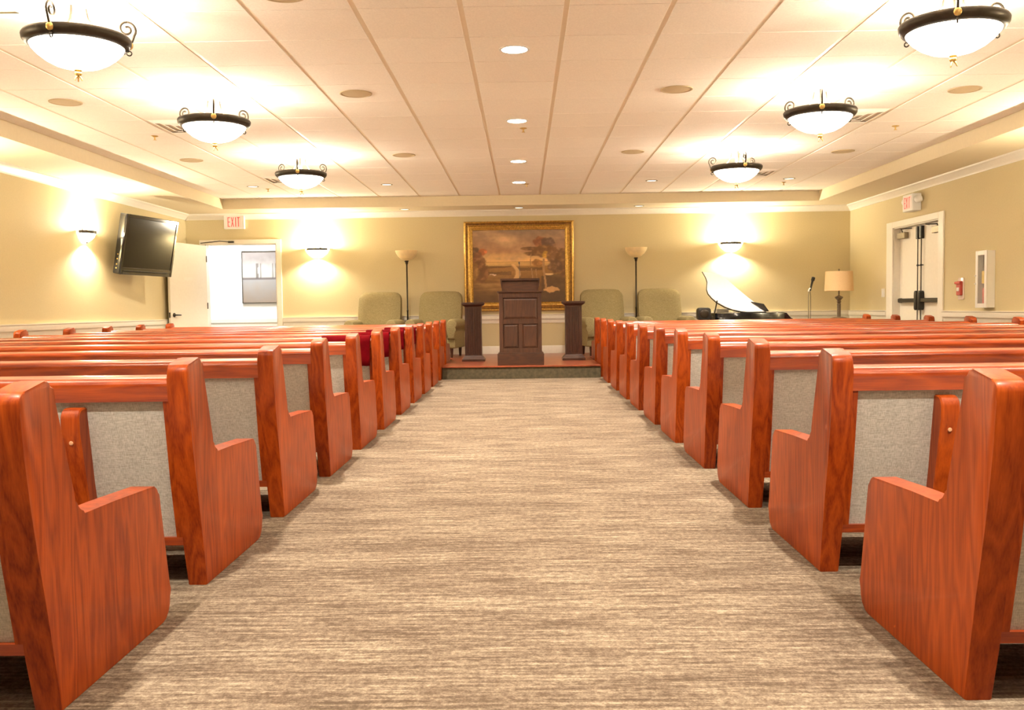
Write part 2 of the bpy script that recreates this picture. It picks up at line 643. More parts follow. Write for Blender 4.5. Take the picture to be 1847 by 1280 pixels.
# ------------------------------------------------------------------ pews
PL = 3.78
TH = 0.066
END = ([(0.0, 0.0), (-0.028, 0.13), (-0.055, 0.26), (-0.081, 0.37), (-0.104, 0.48), (-0.122, 0.59), (-0.133, 0.69)] + arc(-0.106, 0.710, 0.028, 178, 96, 5) +
       [(-0.028, 0.753)] + arc(-0.019, 0.730, 0.024, 78, 0, 3) +
       [(0.018, 0.700), (0.035, 0.649), (0.054, 0.593), (0.074, 0.53), (0.091, 0.48)] + arc(0.141, 0.472, 0.048, 192, 268, 7) + [(0.30, 0.420)] + arc(0.56, 0.372, 0.036, 88, 10, 4) +
       [(0.661, 0.10)] + arc(0.60, 0.06, 0.06, 25, -90, 5))


def pew_proto():
    root = thing('pew', 'x', 'pew')
    for x0 in (0.0, PL - TH):
        bm = new(); prism(bm, END, 'YZ', x0, x0 + TH, 0.007, 2)
        obj('end_panel', bm, 'cherry_v', root, 30)
    xi, xo = TH, PL - TH
    bm = new()
    prof = [(-0.116, 0.620), (-0.121, 0.664)] + arc(-0.097, 0.669, 0.026, 170, 95, 4) + [(-0.05, 0.698)] + arc(-0.036, 0.676, 0.024, 80, 0, 3) + [(-0.014, 0.620)]
    prism(bm, prof, 'YZ', xi, xo)
    obj('top_rail', bm, 'cherry_h', root, 40)
    bm = new(); prism(bm, [(-0.014, 0.166), (-0.056, 0.36), (-0.098, 0.62), (-0.03, 0.62), (0.012, 0.36), (0.054, 0.166)], 'YZ', xi + .022, xo - .022)
    obj('back_panel', bm, 'linen', root)
    for x0 in (xi, xo - .022):
        bm = new(); prism(bm, [(-0.028, 0.166), (-0.070, 0.36), (-0.112, 0.62), (-0.03, 0.62), (0.012, 0.36), (0.054, 0.166)], 'YZ', x0, x0 + .022)
        obj('stile', bm, 'cherry_v', root)
    bm = new(); prism(bm, [(-0.022, 0.138), (-0.028, 0.166), (0.06, 0.166), (0.06, 0.138)], 'YZ', xi, xo)
    obj('bottom_rail', bm, 'cherry_h', root)
    bm = new(); prism(bm, [(0.03, 0.25), (0.02, 0.285), (0.555, 0.305), (0.57, 0.295), (0.57, 0.27), (0.555, 0.26)], 'YZ', xi, xo)
    obj('seat_board', bm, 'cherry_h', root)
    bm = new(); prism(bm, [(0.030, 0.287), (0.022, 0.335), (0.07, 0.350), (0.50, 0.362), (0.548, 0.350), (0.56, 0.325), (0.552, 0.306)], 'YZ', xi + .003, xo - .003)
    obj('seat_cushion', bm, 'linen', root, 50)
    sup = [(-0.03, 0), (-0.150, 0.53)] + arc(-0.117, 0.57, 0.033, 180, 90, 4) + [(-0.09, 0.603), (-0.03, 0.25), (0.06, 0.25), (0.50, 0.255), (0.50, 0.0)]
    for x0 in (0.338, PL - .398):
        bm = new(); prism(bm, sup, 'YZ', x0, x0 + .06, 0.004, 1)
        s = obj('support', bm, 'cherry_v', root, 40)
        bm = new(); lathe(bm, [(0, 0.004), (0.006, 0.003), (0.007, 0)], 10)
        c = obj('screw_cap', bm, 'screw_light', s)
        c.location = (x0 + .03, -0.1425, 0.495)
        c.rotation_euler = (PI / 2 + 0.22, 0, 0)
    return root


ORD = ['front', 'second', 'third', 'fourth', 'fifth', 'sixth', 'seventh', 'eighth', 'ninth', 'tenth', 'eleventh', 'twelfth']
PEW_L = [2.08, 3.062, 4.07, 5.055, 6.03, 7.03, 8.02, 9.0, 9.96, 10.88, 11.82, 12.80]
PEW_R = [2.105, 3.145, 4.16, 5.18, 6.17, 7.14, 8.14, 9.12, 10.10, 11.12, 12.11, 13.12]
proto = pew_proto()
first = True
for side, ys in (('television', PEW_L), ('double doors', PEW_R)):
    for k, y in enumerate(ys):
        p = proto if first else copy_tree(proto)
        first = False
        p.location = (-1.054 - PL if side == 'television' else 0.985, y, 0)
        n = ORD[11 - k]
        p['label'] = ('%s cherry wood pew back from the platform, in the block beside the wall television' % n) if side == 'television' else \
            ('%s cherry wood pew back from the platform, in the block beside the white double doors' % n)
        p['group'] = 'pews beside the ' + ('wall television' if side == 'television' else 'double doors')

# red velvet cloths over the backs of four pews
for q, k in enumerate((5, 6, 7, 8)):
    y = PEW_L[k]
    path = [(-0.158, 0.50 + .01 * q), (-0.157, 0.56), (-0.152, 0.62), (-0.145, 0.66), (-0.134, 0.692), (-0.106, 0.709), (-0.06, 0.711), (-0.02, 0.704), (0.0, 0.68), (0.012, 0.62), (0.03, 0.55)]
    bm = new()
    nx = 16
    x0, x1 = -1.128 - 0.36 + .03 * (q % 2), -1.128
    grid = []
    for i in range(nx + 1):
        u = i / nx
        row = []
        for s_, z_ in path:
            drop = max(0, 0.68 - z_)
            wv = 0.035 * drop * math.sin(u * 19 + q * 2) + 0.004 * math.sin(u * 31 + q)
            row.append(bm.verts.new((x0 + (x1 - x0) * u, y + s_ - (abs(wv) if s_ < -.05 else -abs(wv)), z_ + 0.01 * math.sin(u * 5 + q) * (1 if z_ < .6 else 0))))
        grid.append(row)
    for i in range(nx):
        for j in range(len(path) - 1):
            bm.faces.new((grid[i][j], grid[i + 1][j], grid[i + 1][j + 1], grid[i][j + 1]))
    o = obj('pew_cloth', bm, 'velvet', None, 60)
    so = o.modifiers.new('thick', 'SOLIDIFY'); so.thickness = 0.004; so.offset = 0
    tag(o, 'dark red velvet cloth draped over the back of the %s pew on the television side' % ORD[11 - k], 'cloth', 'red velvet pew cloths')


# ------------------------------------------------------------------ pendant bowl lights
def spiral_pts(r0, r1, turns, n, cx, cz, start):
    out = []
    for i in range(n + 1):
        f = i / n
        a = start + turns * 2 * PI * f
        r = r0 + (r1 - r0) * f
        out.append((cx + r * math.cos(a), cz + r * math.sin(a)))
    return out


def pendant(loc, label, rz):
    t = thing('pendant_light', label, 'pendant light', loc, rz, 'bowl pendant lights')
    # local z measured from the ceiling face (z = 0)
    bm = new(); lathe(bm, [(0, 0.0), (0.085, 0.0), (0.088, -0.012), (0.07, -0.028), (0.03, -0.036), (0, -0.036)], 28)
    obj('canopy', bm, 'white_metal', t, 40)
    bm = new(); lathe(bm, [(0.245, -0.245), (0.266, -0.239), (0.280, -0.219), (0.283, -0.198), (0.276, -0.187), (0.265, -0.189), (0.244, -0.219), (0.245, -0.245)], 48)
    obj('ring', bm, 'bronze', t, 50)
    bm = new()
    prof_o = [(0.250, -0.233), (0.238, -0.258), (0.210, -0.289), (0.168, -0.322), (0.121, -0.346), (0.065, -0.361), (0, -0.366)]
    prof_i = [(0, -0.360), (0.065, -0.355), (0.119, -0.340), (0.165, -0.317), (0.206, -0.285), (0.233, -0.256), (0.244, -0.233)]
    lathe(bm, prof_o + prof_i + [prof_o[0]], 40)
    obj('bowl', bm, 'bowl_glow', t, 60)
    bm = new(); lathe(bm, [(0, -0.363), (0.020, -0.365), (0.022, -0.373), (0.012, -0.377), (0.018, -0.384), (0.020, -0.394), (0.012, -0.404), (0, -0.406)], 14)
    fin = obj('finial', bm, 'brass', t, 60)
    for k in range(3):
        a = 2 * PI * k / 3
        bm = new(); tube(bm, [(0.004 * math.cos(a), 0.004 * math.sin(a), -0.40), (0.015 * math.cos(a), 0.015 * math.sin(a), -0.414), (0.022 * math.cos(a), 0.022 * math.sin(a), -0.430)], [0.006, 0.005, 0.003], 6)
        obj('petal', bm, 'brass', fin, 60)
    for k in range(3):
        a = -PI / 2 + 2 * PI * k / 3
        ca, sa = math.cos(a), math.sin(a)
        # arm from the canopy, sweeping out to the ring
        prof = [(0.05, -0.03), (0.060, -0.085), (0.095, -0.14), (0.16, -0.182), (0.235, -0.200), (0.272, -0.192)]
        bm = new(); tube(bm, [(r * ca, r * sa, z) for r, z in prof], 0.009, 8, flat=0.6)
        arm = obj('arm', bm, 'bronze', t, 60)
        # scroll curling up from the ring
        sp = spiral_pts(0.050, 0.012, 1.45, 28, 0.258, -0.118, -PI * 0.22)
        sp = [(0.279, -0.198), (0.288, -0.175)] + sp
        bm = new(); tube(bm, [(r * ca, r * sa, z) for r, z in sp], 0.0065, 7)
        obj('scroll', bm, 'bronze', arm, 60)
        sp2 = spiral_pts(0.020, 0.008, 1.2, 14, 0.268, -0.250, PI * 0.45)
        bm = new(); tube(bm, [(r * ca, r * sa, z) for r, z in sp2], 0.004, 6)
        obj('lower_scroll', bm, 'bronze', arm, 60)
        bm = new(); lathe(bm, [(0, 0.010), (0.012, 0.009), (0.02, 0.004), (0.022, -0.002), (0.02, -0.006)], 12)
        r_ = obj('rosette', bm, 'brass', t, 60)
        r_.location = (0.279 * ca, 0.279 * sa, -0.211)
        r_.rotation_euler = (0, PI / 2 + .2, a)
    bm = new(); tube(bm, [(0, 0, -0.036), (0, 0, -0.16)], 0.012, 10)
    obj('socket', bm, 'white_metal', t, 60)
    lamp('bulb_light', 'POINT', (0, 0, -0.205), BOWL_UP, WARM, t, 0.05)
    return t


PY = [5.27, 7.59, 10.53]
wl = ['on the television side', 'on the double door side']
desc = ['farthest from the platform', 'midway along the room', 'closest to the platform']
for s, x in enumerate((-2.452, 2.372)):
    for k, y in enumerate(PY):
        pendant((x, y, ZC - .004), 'lit frosted bowl pendant with bronze ring %s, %s' % (wl[s], desc[k]), [(-.05, .3, .1), (-.35, -.25, .12)][s][k])
    for k, y in enumerate((2.6, -0.1)):  # unseen pendants, added along the same rows to light the nearest pews
        pendant((x, y, ZC - .004), 'lit frosted bowl pendant %s, %s' % (wl[s], ('out of view above the rearmost pews', 'out of view behind the rearmost pews')[k]), 0)


# ------------------------------------------------------------------ recessed lights, discs with added beams, vents, sprinklers
def downlight(loc, label, lit, r=0.092, beam=True):
    t = thing('recessed_light', label, 'recessed light', loc, 0, 'recessed ceiling lights')
    bm = new(); lathe(bm, [(r + .012, -0.0005), (r + .012, -0.004), (r, -0.006), (r - .006, -0.004), (r - .006, -0.0005)] + [(r + .012, -0.0005)], 32)
    obj('trim_ring', bm, 'white_metal' if lit else 'closer_metal', t, 60)
    bm = new(); lathe(bm, [(0, -0.0035), (r - .007, -0.003), (r - .007, -0.0005), (0, -0.0005)], 32)
    obj('lens', bm, 'lens_glow' if lit else 'lens_dim', t, 60)
    if not lit and beam:
        lamp('accent_beam', 'SPOT', (0, 0, -0.02), ACCENT_W, (1.0, 0.91, 0.77), t, 0.04, (0, 0, 0), math.radians(130), 0.8)
    if lit:
        lamp('downlight_beam', 'SPOT', (0, 0, -0.03), DOWN_W, (1.0, 0.91, 0.77), t, 0.06, (0, 0, 0), math.radians(115), 0.7)
    return t


CZ = ZC - 0.004
for y, lb in ((6.37, 'lit round recessed light over the aisle, farthest from the painting'), (8.77, 'lit round recessed light over the aisle, second from the far end'),
              (11.16, 'lit round recessed light over the aisle, third towards the painting'), (13.02, 'round recessed light over the aisle, closest to the painting')):
    downlight((-0.038, y, CZ), lb, True)
for y, lb in ((3.98, 'unseen lit round recessed light over the aisle between the rear pews'), (1.6, 'unseen lit round recessed light over the aisle behind the rear pews')):  # out-of-view lights continuing the aisle row, added for the nearer pews
    downlight((-0.038, y, CZ), lb, True)
for x, lb in ((-1.86, 'small dim recessed light above the armchairs on the television side'), (1.78, 'small dim recessed light above the armchairs on the piano side'),
              (-3.71, 'small dim recessed light near the open hall door'), (3.66, 'small dim recessed light above the piano')):
    downlight((x, 13.05, CZ), lb, False, 0.07)
for x, lb in ((-1.846, 'dim recessed light in the back soffit above the left armchairs'), (-0.05, 'dim recessed light in the back soffit above the painting'), (1.83, 'dim recessed light in the back soffit beside the piano sconce')):
    downlight((x, 14.88, ZS), lb, False, 0.07, False)

for (x, y), lb in (((-1.31, 7.57), 'round beige ceiling disc with added beam over the television side pews, nearer the rear'), ((-1.31, 10.59), 'round beige ceiling disc with added beam over the television side pews, nearer the platform'),
                   ((-3.70, 7.71), 'round beige ceiling disc with added beam along the television wall, nearer the rear'), ((-3.735, 10.72), 'round beige ceiling disc with added beam along the television wall, nearer the platform'),
                   ((1.24, 7.60), 'round beige ceiling disc with added beam over the door side pews, nearer the rear'), ((1.24, 10.60), 'round beige ceiling disc with added beam over the door side pews, nearer the platform'),
                   ((3.595, 7.77), 'round beige ceiling disc with added beam along the double door wall, nearer the rear'), ((3.63, 10.79), 'round beige ceiling disc with added beam along the double door wall, nearer the platform'),
                   ((-1.29, 5.2), 'round beige ceiling disc with added beam over the rear pews, television side'), ((1.24, 4.56), 'unseen round beige ceiling disc with added beam over the rear pews, door side'),
                   ((-1.31, 1.54), 'unseen round beige ceiling disc with added beam behind the rear pews, television side'), ((1.24, 1.54), 'unseen round beige ceiling disc with added beam behind the rear pews, door side')):
    t = thing('ceiling_disc', lb, 'recessed light', (x, y, CZ), 0, 'ceiling discs with added beams')
    bm = new(); lathe(bm, [(0.128, -0.0005), (0.128, -0.006), (0.118, -0.009), (0.112, -0.006), (0.112, -0.0005), (0.128, -0.0005)], 36)
    obj('rim', bm, 'speaker_grille', t, 60)
    bm = new(); lathe(bm, [(0, -0.009), (0.06, -0.008), (0.111, -0.005), (0.111, -0.0005), (0, -0.0005)], 36)
    obj('disc_face', bm, 'speaker_grille', t, 60)
    lamp('added_beam', 'SPOT', (0, 0, -0.014), DISC_BEAM_W * (1 if abs(x) < 2 else .12), (1.0, .91, .77), t, 0.03, (0, 0, 0), math.radians(118), .6)  # beam added to the disc to throw pew shadows along the aisle

VL = {(2, 6): 'square louvred air vent beside the middle pendant on the television side', (12, 6): 'square louvred air vent beside the middle pendant on the door side',
      (2, 12): 'square louvred air vent beyond the last pendant on the television side', (12, 12): 'square louvred air vent beyond the last pendant on the door side',
      (2, 0): 'square louvred air vent beside the rear pendant on the television side'}
for (j, i), lb in VL.items():
    t = thing('air_vent', lb, 'air vent', (cx0 + (j + .5) * px_, cy0 + (i + .5) * py_, ZC), 0, 'ceiling air vents')
    bm = new()
    box(bm, -.29, .29, -.29, .29, -0.002, 0.0009)
    obj('back_plate', bm, 'grid', t, 0)
    for k in range(4):
        s0 = 0.29 - k * 0.068
        bm = new()
        v0 = []
        for sx, sy in ((-1, -1), (1, -1), (1, 1), (-1, 1)):
            v0.append([bm.verts.new((sx * s0, sy * s0, 0.001 if k == 0 else -0.004)), bm.verts.new((sx * (s0 - .05), sy * (s0 - .05), -0.022)), bm.verts.new((sx * (s0 - .05), sy * (s0 - .05), -0.018)), bm.verts.new((sx * (s0 - .004), sy * (s0 - .004), 0.003))])
        for c in range(4):
            a, b2 = v0[c], v0[(c + 1) % 4]
            for e in range(4):
                bm.faces.new((a[e], b2[e], b2[(e + 1) % 4], a[(e + 1) % 4]))
        obj('louvre', bm, 'tile', t, 0)

for (x, y), lb in (((-3.572, 9.24), 'small brass sprinkler head beside the middle air vent, television side'), ((3.64, 9.31), 'small brass sprinkler head beside the middle air vent, door side'),
                   ((0.021, 9.13), 'small brass sprinkler head over the middle of the aisle'), ((-3.572, 13.33), 'small brass sprinkler head near the hall door end'),
                   ((3.688, 13.43), 'small brass sprinkler head near the piano end'), ((0.067, 13.2), 'small brass sprinkler head over the aisle near the platform')):
    t = thing('sprinkler_head', lb, 'sprinkler', (x, y, CZ), 0, 'ceiling sprinkler heads')
    bm = new(); lathe(bm, [(0.035, 0), (0.034, -0.004), (0.018, -0.009), (0.010, -0.010), (0, -0.010)], 18)
    obj('escutcheon', bm, 'brass', t, 60)
    bm = new(); tube(bm, [(0, 0, -0.008), (0, 0, -0.035)], 0.007, 8)
    lathe(bm, [(0, -0.035), (0.017, -0.037), (0.016, -0.040), (0, -0.041)], 14)
    obj('deflector', bm, 'brass', t, 60)


# ------------------------------------------------------------------ wall sconces
def sconce(loc, rz, label):
    """local +Y points away from the wall towards -Y world when rz=0 (wall at local y=0, fixture at y<0)"""
    t = thing('wall_sconce', label, 'wall sconce', loc, rz, 'wall sconces')
    bm = new(); box(bm, -.06, .06, -.018, 0, -.07, .06, .004)
    obj('back_plate', bm, 'dark_bronze', t)
    bm = new()
    r = 0.17
    pr = [(r, -.005), (r, .03), (r - .008, .03), (r - .008, -.005), (r, -.005)]
    lathe(bm, pr, 24, 0, -.012, PI, 2 * PI)
    for v in bm.verts:
        v.co.y = -.012 + (v.co.y + .012) * .72
    obj('metal_band', bm, 'dark_bronze', t, 50)
    bm = new()
    pr = [(r - .012, -.002), (r - .03, -.04), (r - .07, -.075), (.06, -.10), (0.02, -.108), (0.001, -.109), (0.001, -.103), (.06, -.094), (r - .074, -.070), (r - .036, -.038), (r - .02, -.002), (r - .012, -.002)]
    lathe(bm, pr, 24, 0, -.012, PI, 2 * PI)
    for v in bm.verts:
        v.co.y = -.012 + (v.co.y + .012) * .72
    obj('glass_bowl', bm, 'sconce_glow', t, 60)
    bm = new(); lathe(bm, [(0, -.103), (.01, -.106), (.012, -.116), (.004, -.128), (0, -.13)], 10, 0, -.03)
    obj('finial', bm, 'dark_bronze', t, 60)
    lamp('sconce_uplight', 'POINT', (0, -.085, .035), SCONCE_W, (1.0, .88, .68), t, 0.03)
    lamp('sconce_downlight', 'SPOT', (0, -.08, -.14), SCONCE_W * .8, (1.0, .88, .68), t, 0.03, (0, 0, 0), math.radians(150), 0.5)
    return t


sconce((-3.305, YB, 1.87), 0, 'lit half bowl wall sconce between the hall door and the armchairs')
sconce((3.33, YB, 1.875), 0, 'lit half bowl wall sconce above the piano')
sconce((XL, 11.65, 1.89), PI / 2, 'lit half bowl wall sconce beside the television')
sconce((XL, 8.3, 1.89), PI / 2, 'lit half bowl wall sconce farther along the television wall, out of view')
sconce((XL, 4.6, 1.89), PI / 2, 'lit half bowl wall sconce by the rear pews, television wall, out of view')
sconce((XR, 8.3, 1.89), -PI / 2, 'lit half bowl wall sconce farther along the double door wall, out of view')
sconce((XR, 4.6, 1.89), -PI / 2, 'lit half bowl wall sconce by the rear pews, double door wall, out of view')

# ------------------------------------------------------------------ painting in a gilt frame
pt = thing('framed_painting', 'large gilt framed landscape oil painting hanging behind the lectern', 'painting', (-0.062, YB, 0.855))
W_, H_ = 1.755, 1.43
prof = [(0.0, 0.0), (0.0, -0.05), (0.012, -0.062), (0.03, -0.055), (0.045, -0.035), (0.06, -0.035), (0.085, -0.048), (0.10, -0.044), (0.118, -0.030), (0.128, -0.032), (0.138, -0.022), (0.138, 0.0)]


def picture_frame(name, mat, parent, w, h, prof):
    bm = new()
    loops = []
    for d, y in prof:
        loops.append([bm.verts.new(p) for p in ((-w / 2 + d, y, d), (w / 2 - d, y, d), (w / 2 - d, y, h - d), (-w / 2 + d, y, h - d))])
    for k in range(len(loops)):
        A, B = loops[k], loops[(k + 1) % len(loops)]
        for i in range(4):
            bm.faces.new((A[i], A[(i + 1) % 4], B[(i + 1) % 4], B[i]))
    return obj(name, bm, mat, parent, 25)


fr = picture_frame('gilt_frame', 'gold_leaf', pt, W_, H_, prof)
picture_frame('frame_hollow', 'gold_dark', fr, W_ - .058, H_ - .058, [(0.0, -.034), (0.0, -.0545), (0.016, -.036), (0.032, -.0355), (0.035, -.030)]).location = (0, -.002, .029)
# beading along the outer edge
bm = new()
for z in (0.006, H_ - .006):
    x = -W_ / 2 + .01
    while x < W_ / 2:
        box(bm, x, x + .016, -.066, -.052, z - .005, z + .005, .003)
        x += .026
for xx in (-W_ / 2 + .006, W_ / 2 - .006):
    z = .01
    while z < H_:
        box(bm, xx - .005, xx + .005, -.066, -.052, z, z + .016, .003)
        z += .026
o = obj('beading', bm, 'gold_leaf', fr, 0)
o['kind'] = 'stuff'


def lerp(a, b, t):
    t = max(0, min(1, t))
    return tuple(x + (y - x) * t for x, y in zip(a, b))


def fbm(x, y, s, seed=0.0):
    return noise.fractal(Vector((x * s, y * s, seed)), 1.0, 2.0, 4)


def blob(u, v, cx, cy, rx, ry, seed, rag=0.35):
    d = math.hypot((u - cx) / rx, (v - cy) / ry)
    e = 1 + rag * fbm(u, v, 9, seed) + .25 * rag * fbm(u, v, 30, seed)
    return max(0.0, min(1.0, (e - d) / .22 + .5))


def landscape(u, v):
    """u right 0..1, v up 0..1 - a hazy evening valley with a winding track and two stands of trees"""
    n1, n2 = fbm(u, v * 2.2, 3.2, 1), fbm(u, v, 16, 2)
    top, mid, glow = (.20, .145, .095), (.34, .185, .088), (.68, .43, .16)
    if v > .56:
        c = lerp(glow, mid, (v - .56) / .14)
        c = lerp(c, top, (v - .70) / .32)
        c = lerp(c, (.13, .115, .10), max(0, (u - .80) * 2.2) * max(0, (v - .6) * 2))
        cl = math.exp(-((v - .86 - .10 * (u - .33)) / .055) ** 2) * math.exp(-((u - .30) / .17) ** 2)
        c = lerp(c, (.52, .33, .17), max(0, cl * (1 + 1.5 * n1)))
        c = lerp(c, (.40, .25, .13), max(0, n1 * 0.9))
    else:
        c = lerp((.30, .155, .045), (.16, .082, .026), (.56 - v) / .3)
        c = lerp(c, (.085, .045, .018), (.28 - v) / .26)
        c = lerp(c, (.44, .26, .085), max(0, fbm(u * .7, v * 5, 3, 5)) * .8 * min(1, (v - .05) * 3))
        for (yy, x0, x1) in ((.50, .10, .42), (.405, .14, .42), (.46, .48, .75)):
            if x0 < u < x1 and abs(v - yy - .012 * n1) < .022 + .01 * n2:
                c = lerp(c, (.10, .052, .018), .75)
        tx = .435 + .055 * math.sin((.52 - v) * 13) - .16 * max(0, .36 - v)
        hw = .016 + .075 * (.53 - v) * (1 + .5 * n2)
        c = lerp(c, (.56, .36, .15), .8 * max(0, min(1, (hw - abs(u - tx)) / .012 + .5)) * max(0, min(1, (v - .2) * 12)) * (1 if v < .53 else 0))
        if .50 < v < .56:
            c = lerp(c, (.62, .40, .15), .5)
    if v < .36 + .16 * (u - .74) and u > .74:
        c = lerp(c, (.07, .042, .02), .7)
    c = lerp(c, (.50, .29, .11), .85 * blob(u, v, .86, .17, .075, .035, 11, .8))
    if math.hypot((u - .82) / .05, (v - .385) / .014) < 1:
        c = (.55, .38, .17)
    # trees on the near right
    for (cx, cy, rx, ry, s, cc) in ((.73, .83, .075, .07, 3, (.17, .065, .026)), (.82, .79, .07, .10, 4, (.105, .06, .036)), (.62, .735, .115, .028, 6, (.11, .055, .02)), (.66, .67, .10, .03, 7, (.12, .06, .022)),
                                     (.76, .70, .11, .085, 8, (.15, .075, .025)), (.80, .655, .05, .045, 9, (.34, .19, .03)), (.87, .66, .07, .12, 10, (.17, .085, .035)),
                                     (.97, .55, .085, .20, 12, (.14, .07, .026)), (.70, .54, .06, .05, 13, (.22, .10, .028)), (.90, .50, .08, .09, 14, (.12, .065, .03))):
        c = lerp(c, lerp(cc, tuple(k * 1.8 for k in cc), max(0, n2 * 1.3)), .92 * blob(u, v, cx, cy, rx, ry, s))
    for (x, y0, y1, wd) in ((.775, .18, .60, .011), (.635, .50, .67, .004), (.645, .32, .47, .005), (.69, .30, .46, .004)):
        if abs(u - x - .012 * math.sin(v * 9)) < wd and y0 < v < y1:
            c = (.30, .175, .07)
    # stand on the left
    for (cx, cy, rx, ry, s, cc) in ((.03, .68, .055, .09, 20, (.10, .055, .028)), (.11, .70, .045, .05, 21, (.34, .105, .035)), (.06, .55, .085, .12, 22, (.17, .075, .03)), (.09, .42, .075, .16, 23, (.13, .06, .022)), (.02, .42, .05, .12, 24, (.20, .105, .03))):
        c = lerp(c, lerp(cc, tuple(k * 1.7 for k in cc), max(0, n2 * 1.2)), .92 * blob(u, v, cx, cy, rx, ry, s))
    if math.hypot((u - .225) / .045, (v - .385) / .018) < 1 and n2 > .05:
        c = (.55, .40, .24)
    return tuple(max(0, min(1, k * 1.45 * (1 + .18 * n2))) for k in c)


def canvas(name, parent, x0, x1, z0, z1, y, fn, nx, nz, mat='canvas', thick=0.006):
    bm = new()
    lay = bm.verts.layers.float_color.new('paint')
    g = []
    for i in range(nx + 1):
        row = []
        for j in range(nz + 1):
            v = bm.verts.new((x0 + (x1 - x0) * i / nx, y, z0 + (z1 - z0) * j / nz))
            v[lay] = (*fn(i / nx, j / nz), 1)
            row.append(v)
        g.append(row)
    for i in range(nx):
        for j in range(nz):
            bm.faces.new((g[i][j], g[i + 1][j], g[i + 1][j + 1], g[i][j + 1]))
    bk = [bm.verts.new((x, y + thick, z)) for x, z in ((x0, z0), (x1, z0), (x1, z1), (x0, z1))]
    for v in bk:
        v[lay] = (.3, .22, .12, 1)
    bm.faces.new(bk)
    cs = [g[0][0], g[nx][0], g[nx][nz], g[0][nz]]
    edges = [[g[i][0] for i in range(nx + 1)], [g[nx][j] for j in range(nz + 1)], [g[i][nz] for i in range(nx, -1, -1)], [g[0][j] for j in range(nz, -1, -1)]]
    for k in range(4):
        bm.faces.new(edges[k] + [bk[(k + 1) % 4], bk[k]])
    return obj(name, bm, mat, parent, 0)


canvas('painted_canvas', pt, -W_ / 2 + .13, W_ / 2 - .13, .13, H_ - .13, -.016, landscape, 190, 150)


# hall picture
def abstract(u, v):
    n = fbm(u, v, 4, 31)
    c = lerp((.74, .72, .69), (.50, .46, .44), (v - .62) / .3 + n * .4)
    if v < .46:
        c = lerp((.62, .61, .60), (.66, .58, .51), (.42 - v) / .4 + n * .3)
    if abs(v - .47) < .018 + .01 * n:
        c = (.42, .38, .37)
    if .47 < v < .78:
        for x, wd in ((.34, .022), (.42, .012), (.70, .012), (.78, .026)):
            if abs(u - x - .01 * n) < wd:
                c = lerp(c, (.34, .31, .29), .75)
        if .5 < v < .68 and (abs(u - .56) < .09 or abs(u - .15) < .1):
            c = (.92, .91, .90)
    return tuple(k * k * .62 for k in c)


ha = thing('framed_picture', 'grey abstract picture in a thin dark frame on the hall wall', 'picture', (-4.62, HY, 1.045))
picture_frame('frame', 'dark_bronze', ha, .80, .93, [(0, 0), (0, -.035), (.012, -.035), (.012, 0)])
canvas('print', ha, -.389, .389, .011, .919, -.02, abstract, 50, 50)

# ------------------------------------------------------------------ hall door leaf (open), closer, exit sign
hx, hy = BX0 + .005, YB - .025
fx, fy = -5.335, 14.17
ang = math.atan2(fy - hy, fx - hx)
LW = math.hypot(fx - hx, fy - hy)
door = obj('door_1', (lambda bm: (box(bm, 0, LW, -.02, .02, .01, BZ - .02, .003), bm)[1])(new()), 'cream_door')
door['kind'] = 'structure'
door.location = (hx, hy, 0)
door.rotation_euler = (0, 0, ang)
# local -Y / +Y: the face seen from the room
bm = new()
lathe(bm, [(0, .0), (.032, .0), (.034, .008), (.028, .014), (0, .014)], 18)
bmesh.ops.rotate(bm, verts=bm.verts, cent=(0, 0, 0), matrix=Matrix.Rotation(-PI / 2, 3, 'X'))
bmesh.ops.translate(bm, verts=bm.verts, vec=(LW - .08, .02, .86))
tube(bm, [(LW - .08, .03, .86), (LW - .08, .065, .86), (LW - .10, .07, .86), (LW - .19, .07, .858)], [.011, .011, .012, .010], 8)
obj('door_handle', bm, 'dark_bronze', door, 50)
bm = new(); box(bm, LW - .0005, LW + .002, -.012, .012, .82, .90)
obj('latch_plate', bm, 'dark_bronze', door, 0)
bm = new(); box(bm, LW * .42, LW * .62, .0195, .022, 1.40, 1.44)
obj('name_plate', bm, 'trim_white', door, 0)
bm = new()
for z in (.25, 1.0, 1.75):
    tube(bm, [(-.002, .024, z - .05), (-.002, .024, z + .05)], .008, 8)
obj('hinge', bm, 'dark_bronze', door, 50)
t = thing('door_closer', 'dark jointed closer arm above the open hall door', 'door closer', (-4.86, YB - .02, BZ + .03))
bm = new(); box(bm, .13, .22, -.03, 0.001, -.012, .018, .003)
obj('bracket', bm, 'dark_bronze', t)
bm = new(); tube(bm, [(.18, -.02, .0), (.02, -.11, .012), (-.27, -.16, -.02)], .008, 6)
obj('arm', bm, 'dark_bronze', t)


def exit_letters(bm, w, h, d, plane_y):
    """EXIT in block strokes, x from 0..w, facing -Y"""
    lw = w / 4.6
    st = lw * .24
    x = 0
    for ch in 'EXIT':
        if ch == 'E':
            box(bm, x, x + st, plane_y - d, plane_y, 0, h)
            for z in (0, h / 2 - st / 2, h - st):
                box(bm, x + st, x + lw * .82, plane_y - d, plane_y, z, z + st)
        elif ch == 'X':
            for s in (0, 1):
                a, b2 = (x, x + lw - st) if s == 0 else (x + lw - st, x)
                prism(bm, [(a, 0), (a + st, 0), (b2 + st, h), (b2, h)], 'XZ', plane_y - d - .0002 * s, plane_y)
        elif ch == 'I':
            box(bm, x + lw * .3, x + lw * .3 + st, plane_y - d, plane_y, 0, h)
        elif ch == 'T':
            box(bm, x, x + lw * .95, plane_y - d, plane_y, h - st, h)
            box(bm, x + lw * .48 - st / 2, x + lw * .48 + st / 2, plane_y - d, plane_y, 0, h - st)
        x += lw * (1.15 if ch != 'I' else .95)


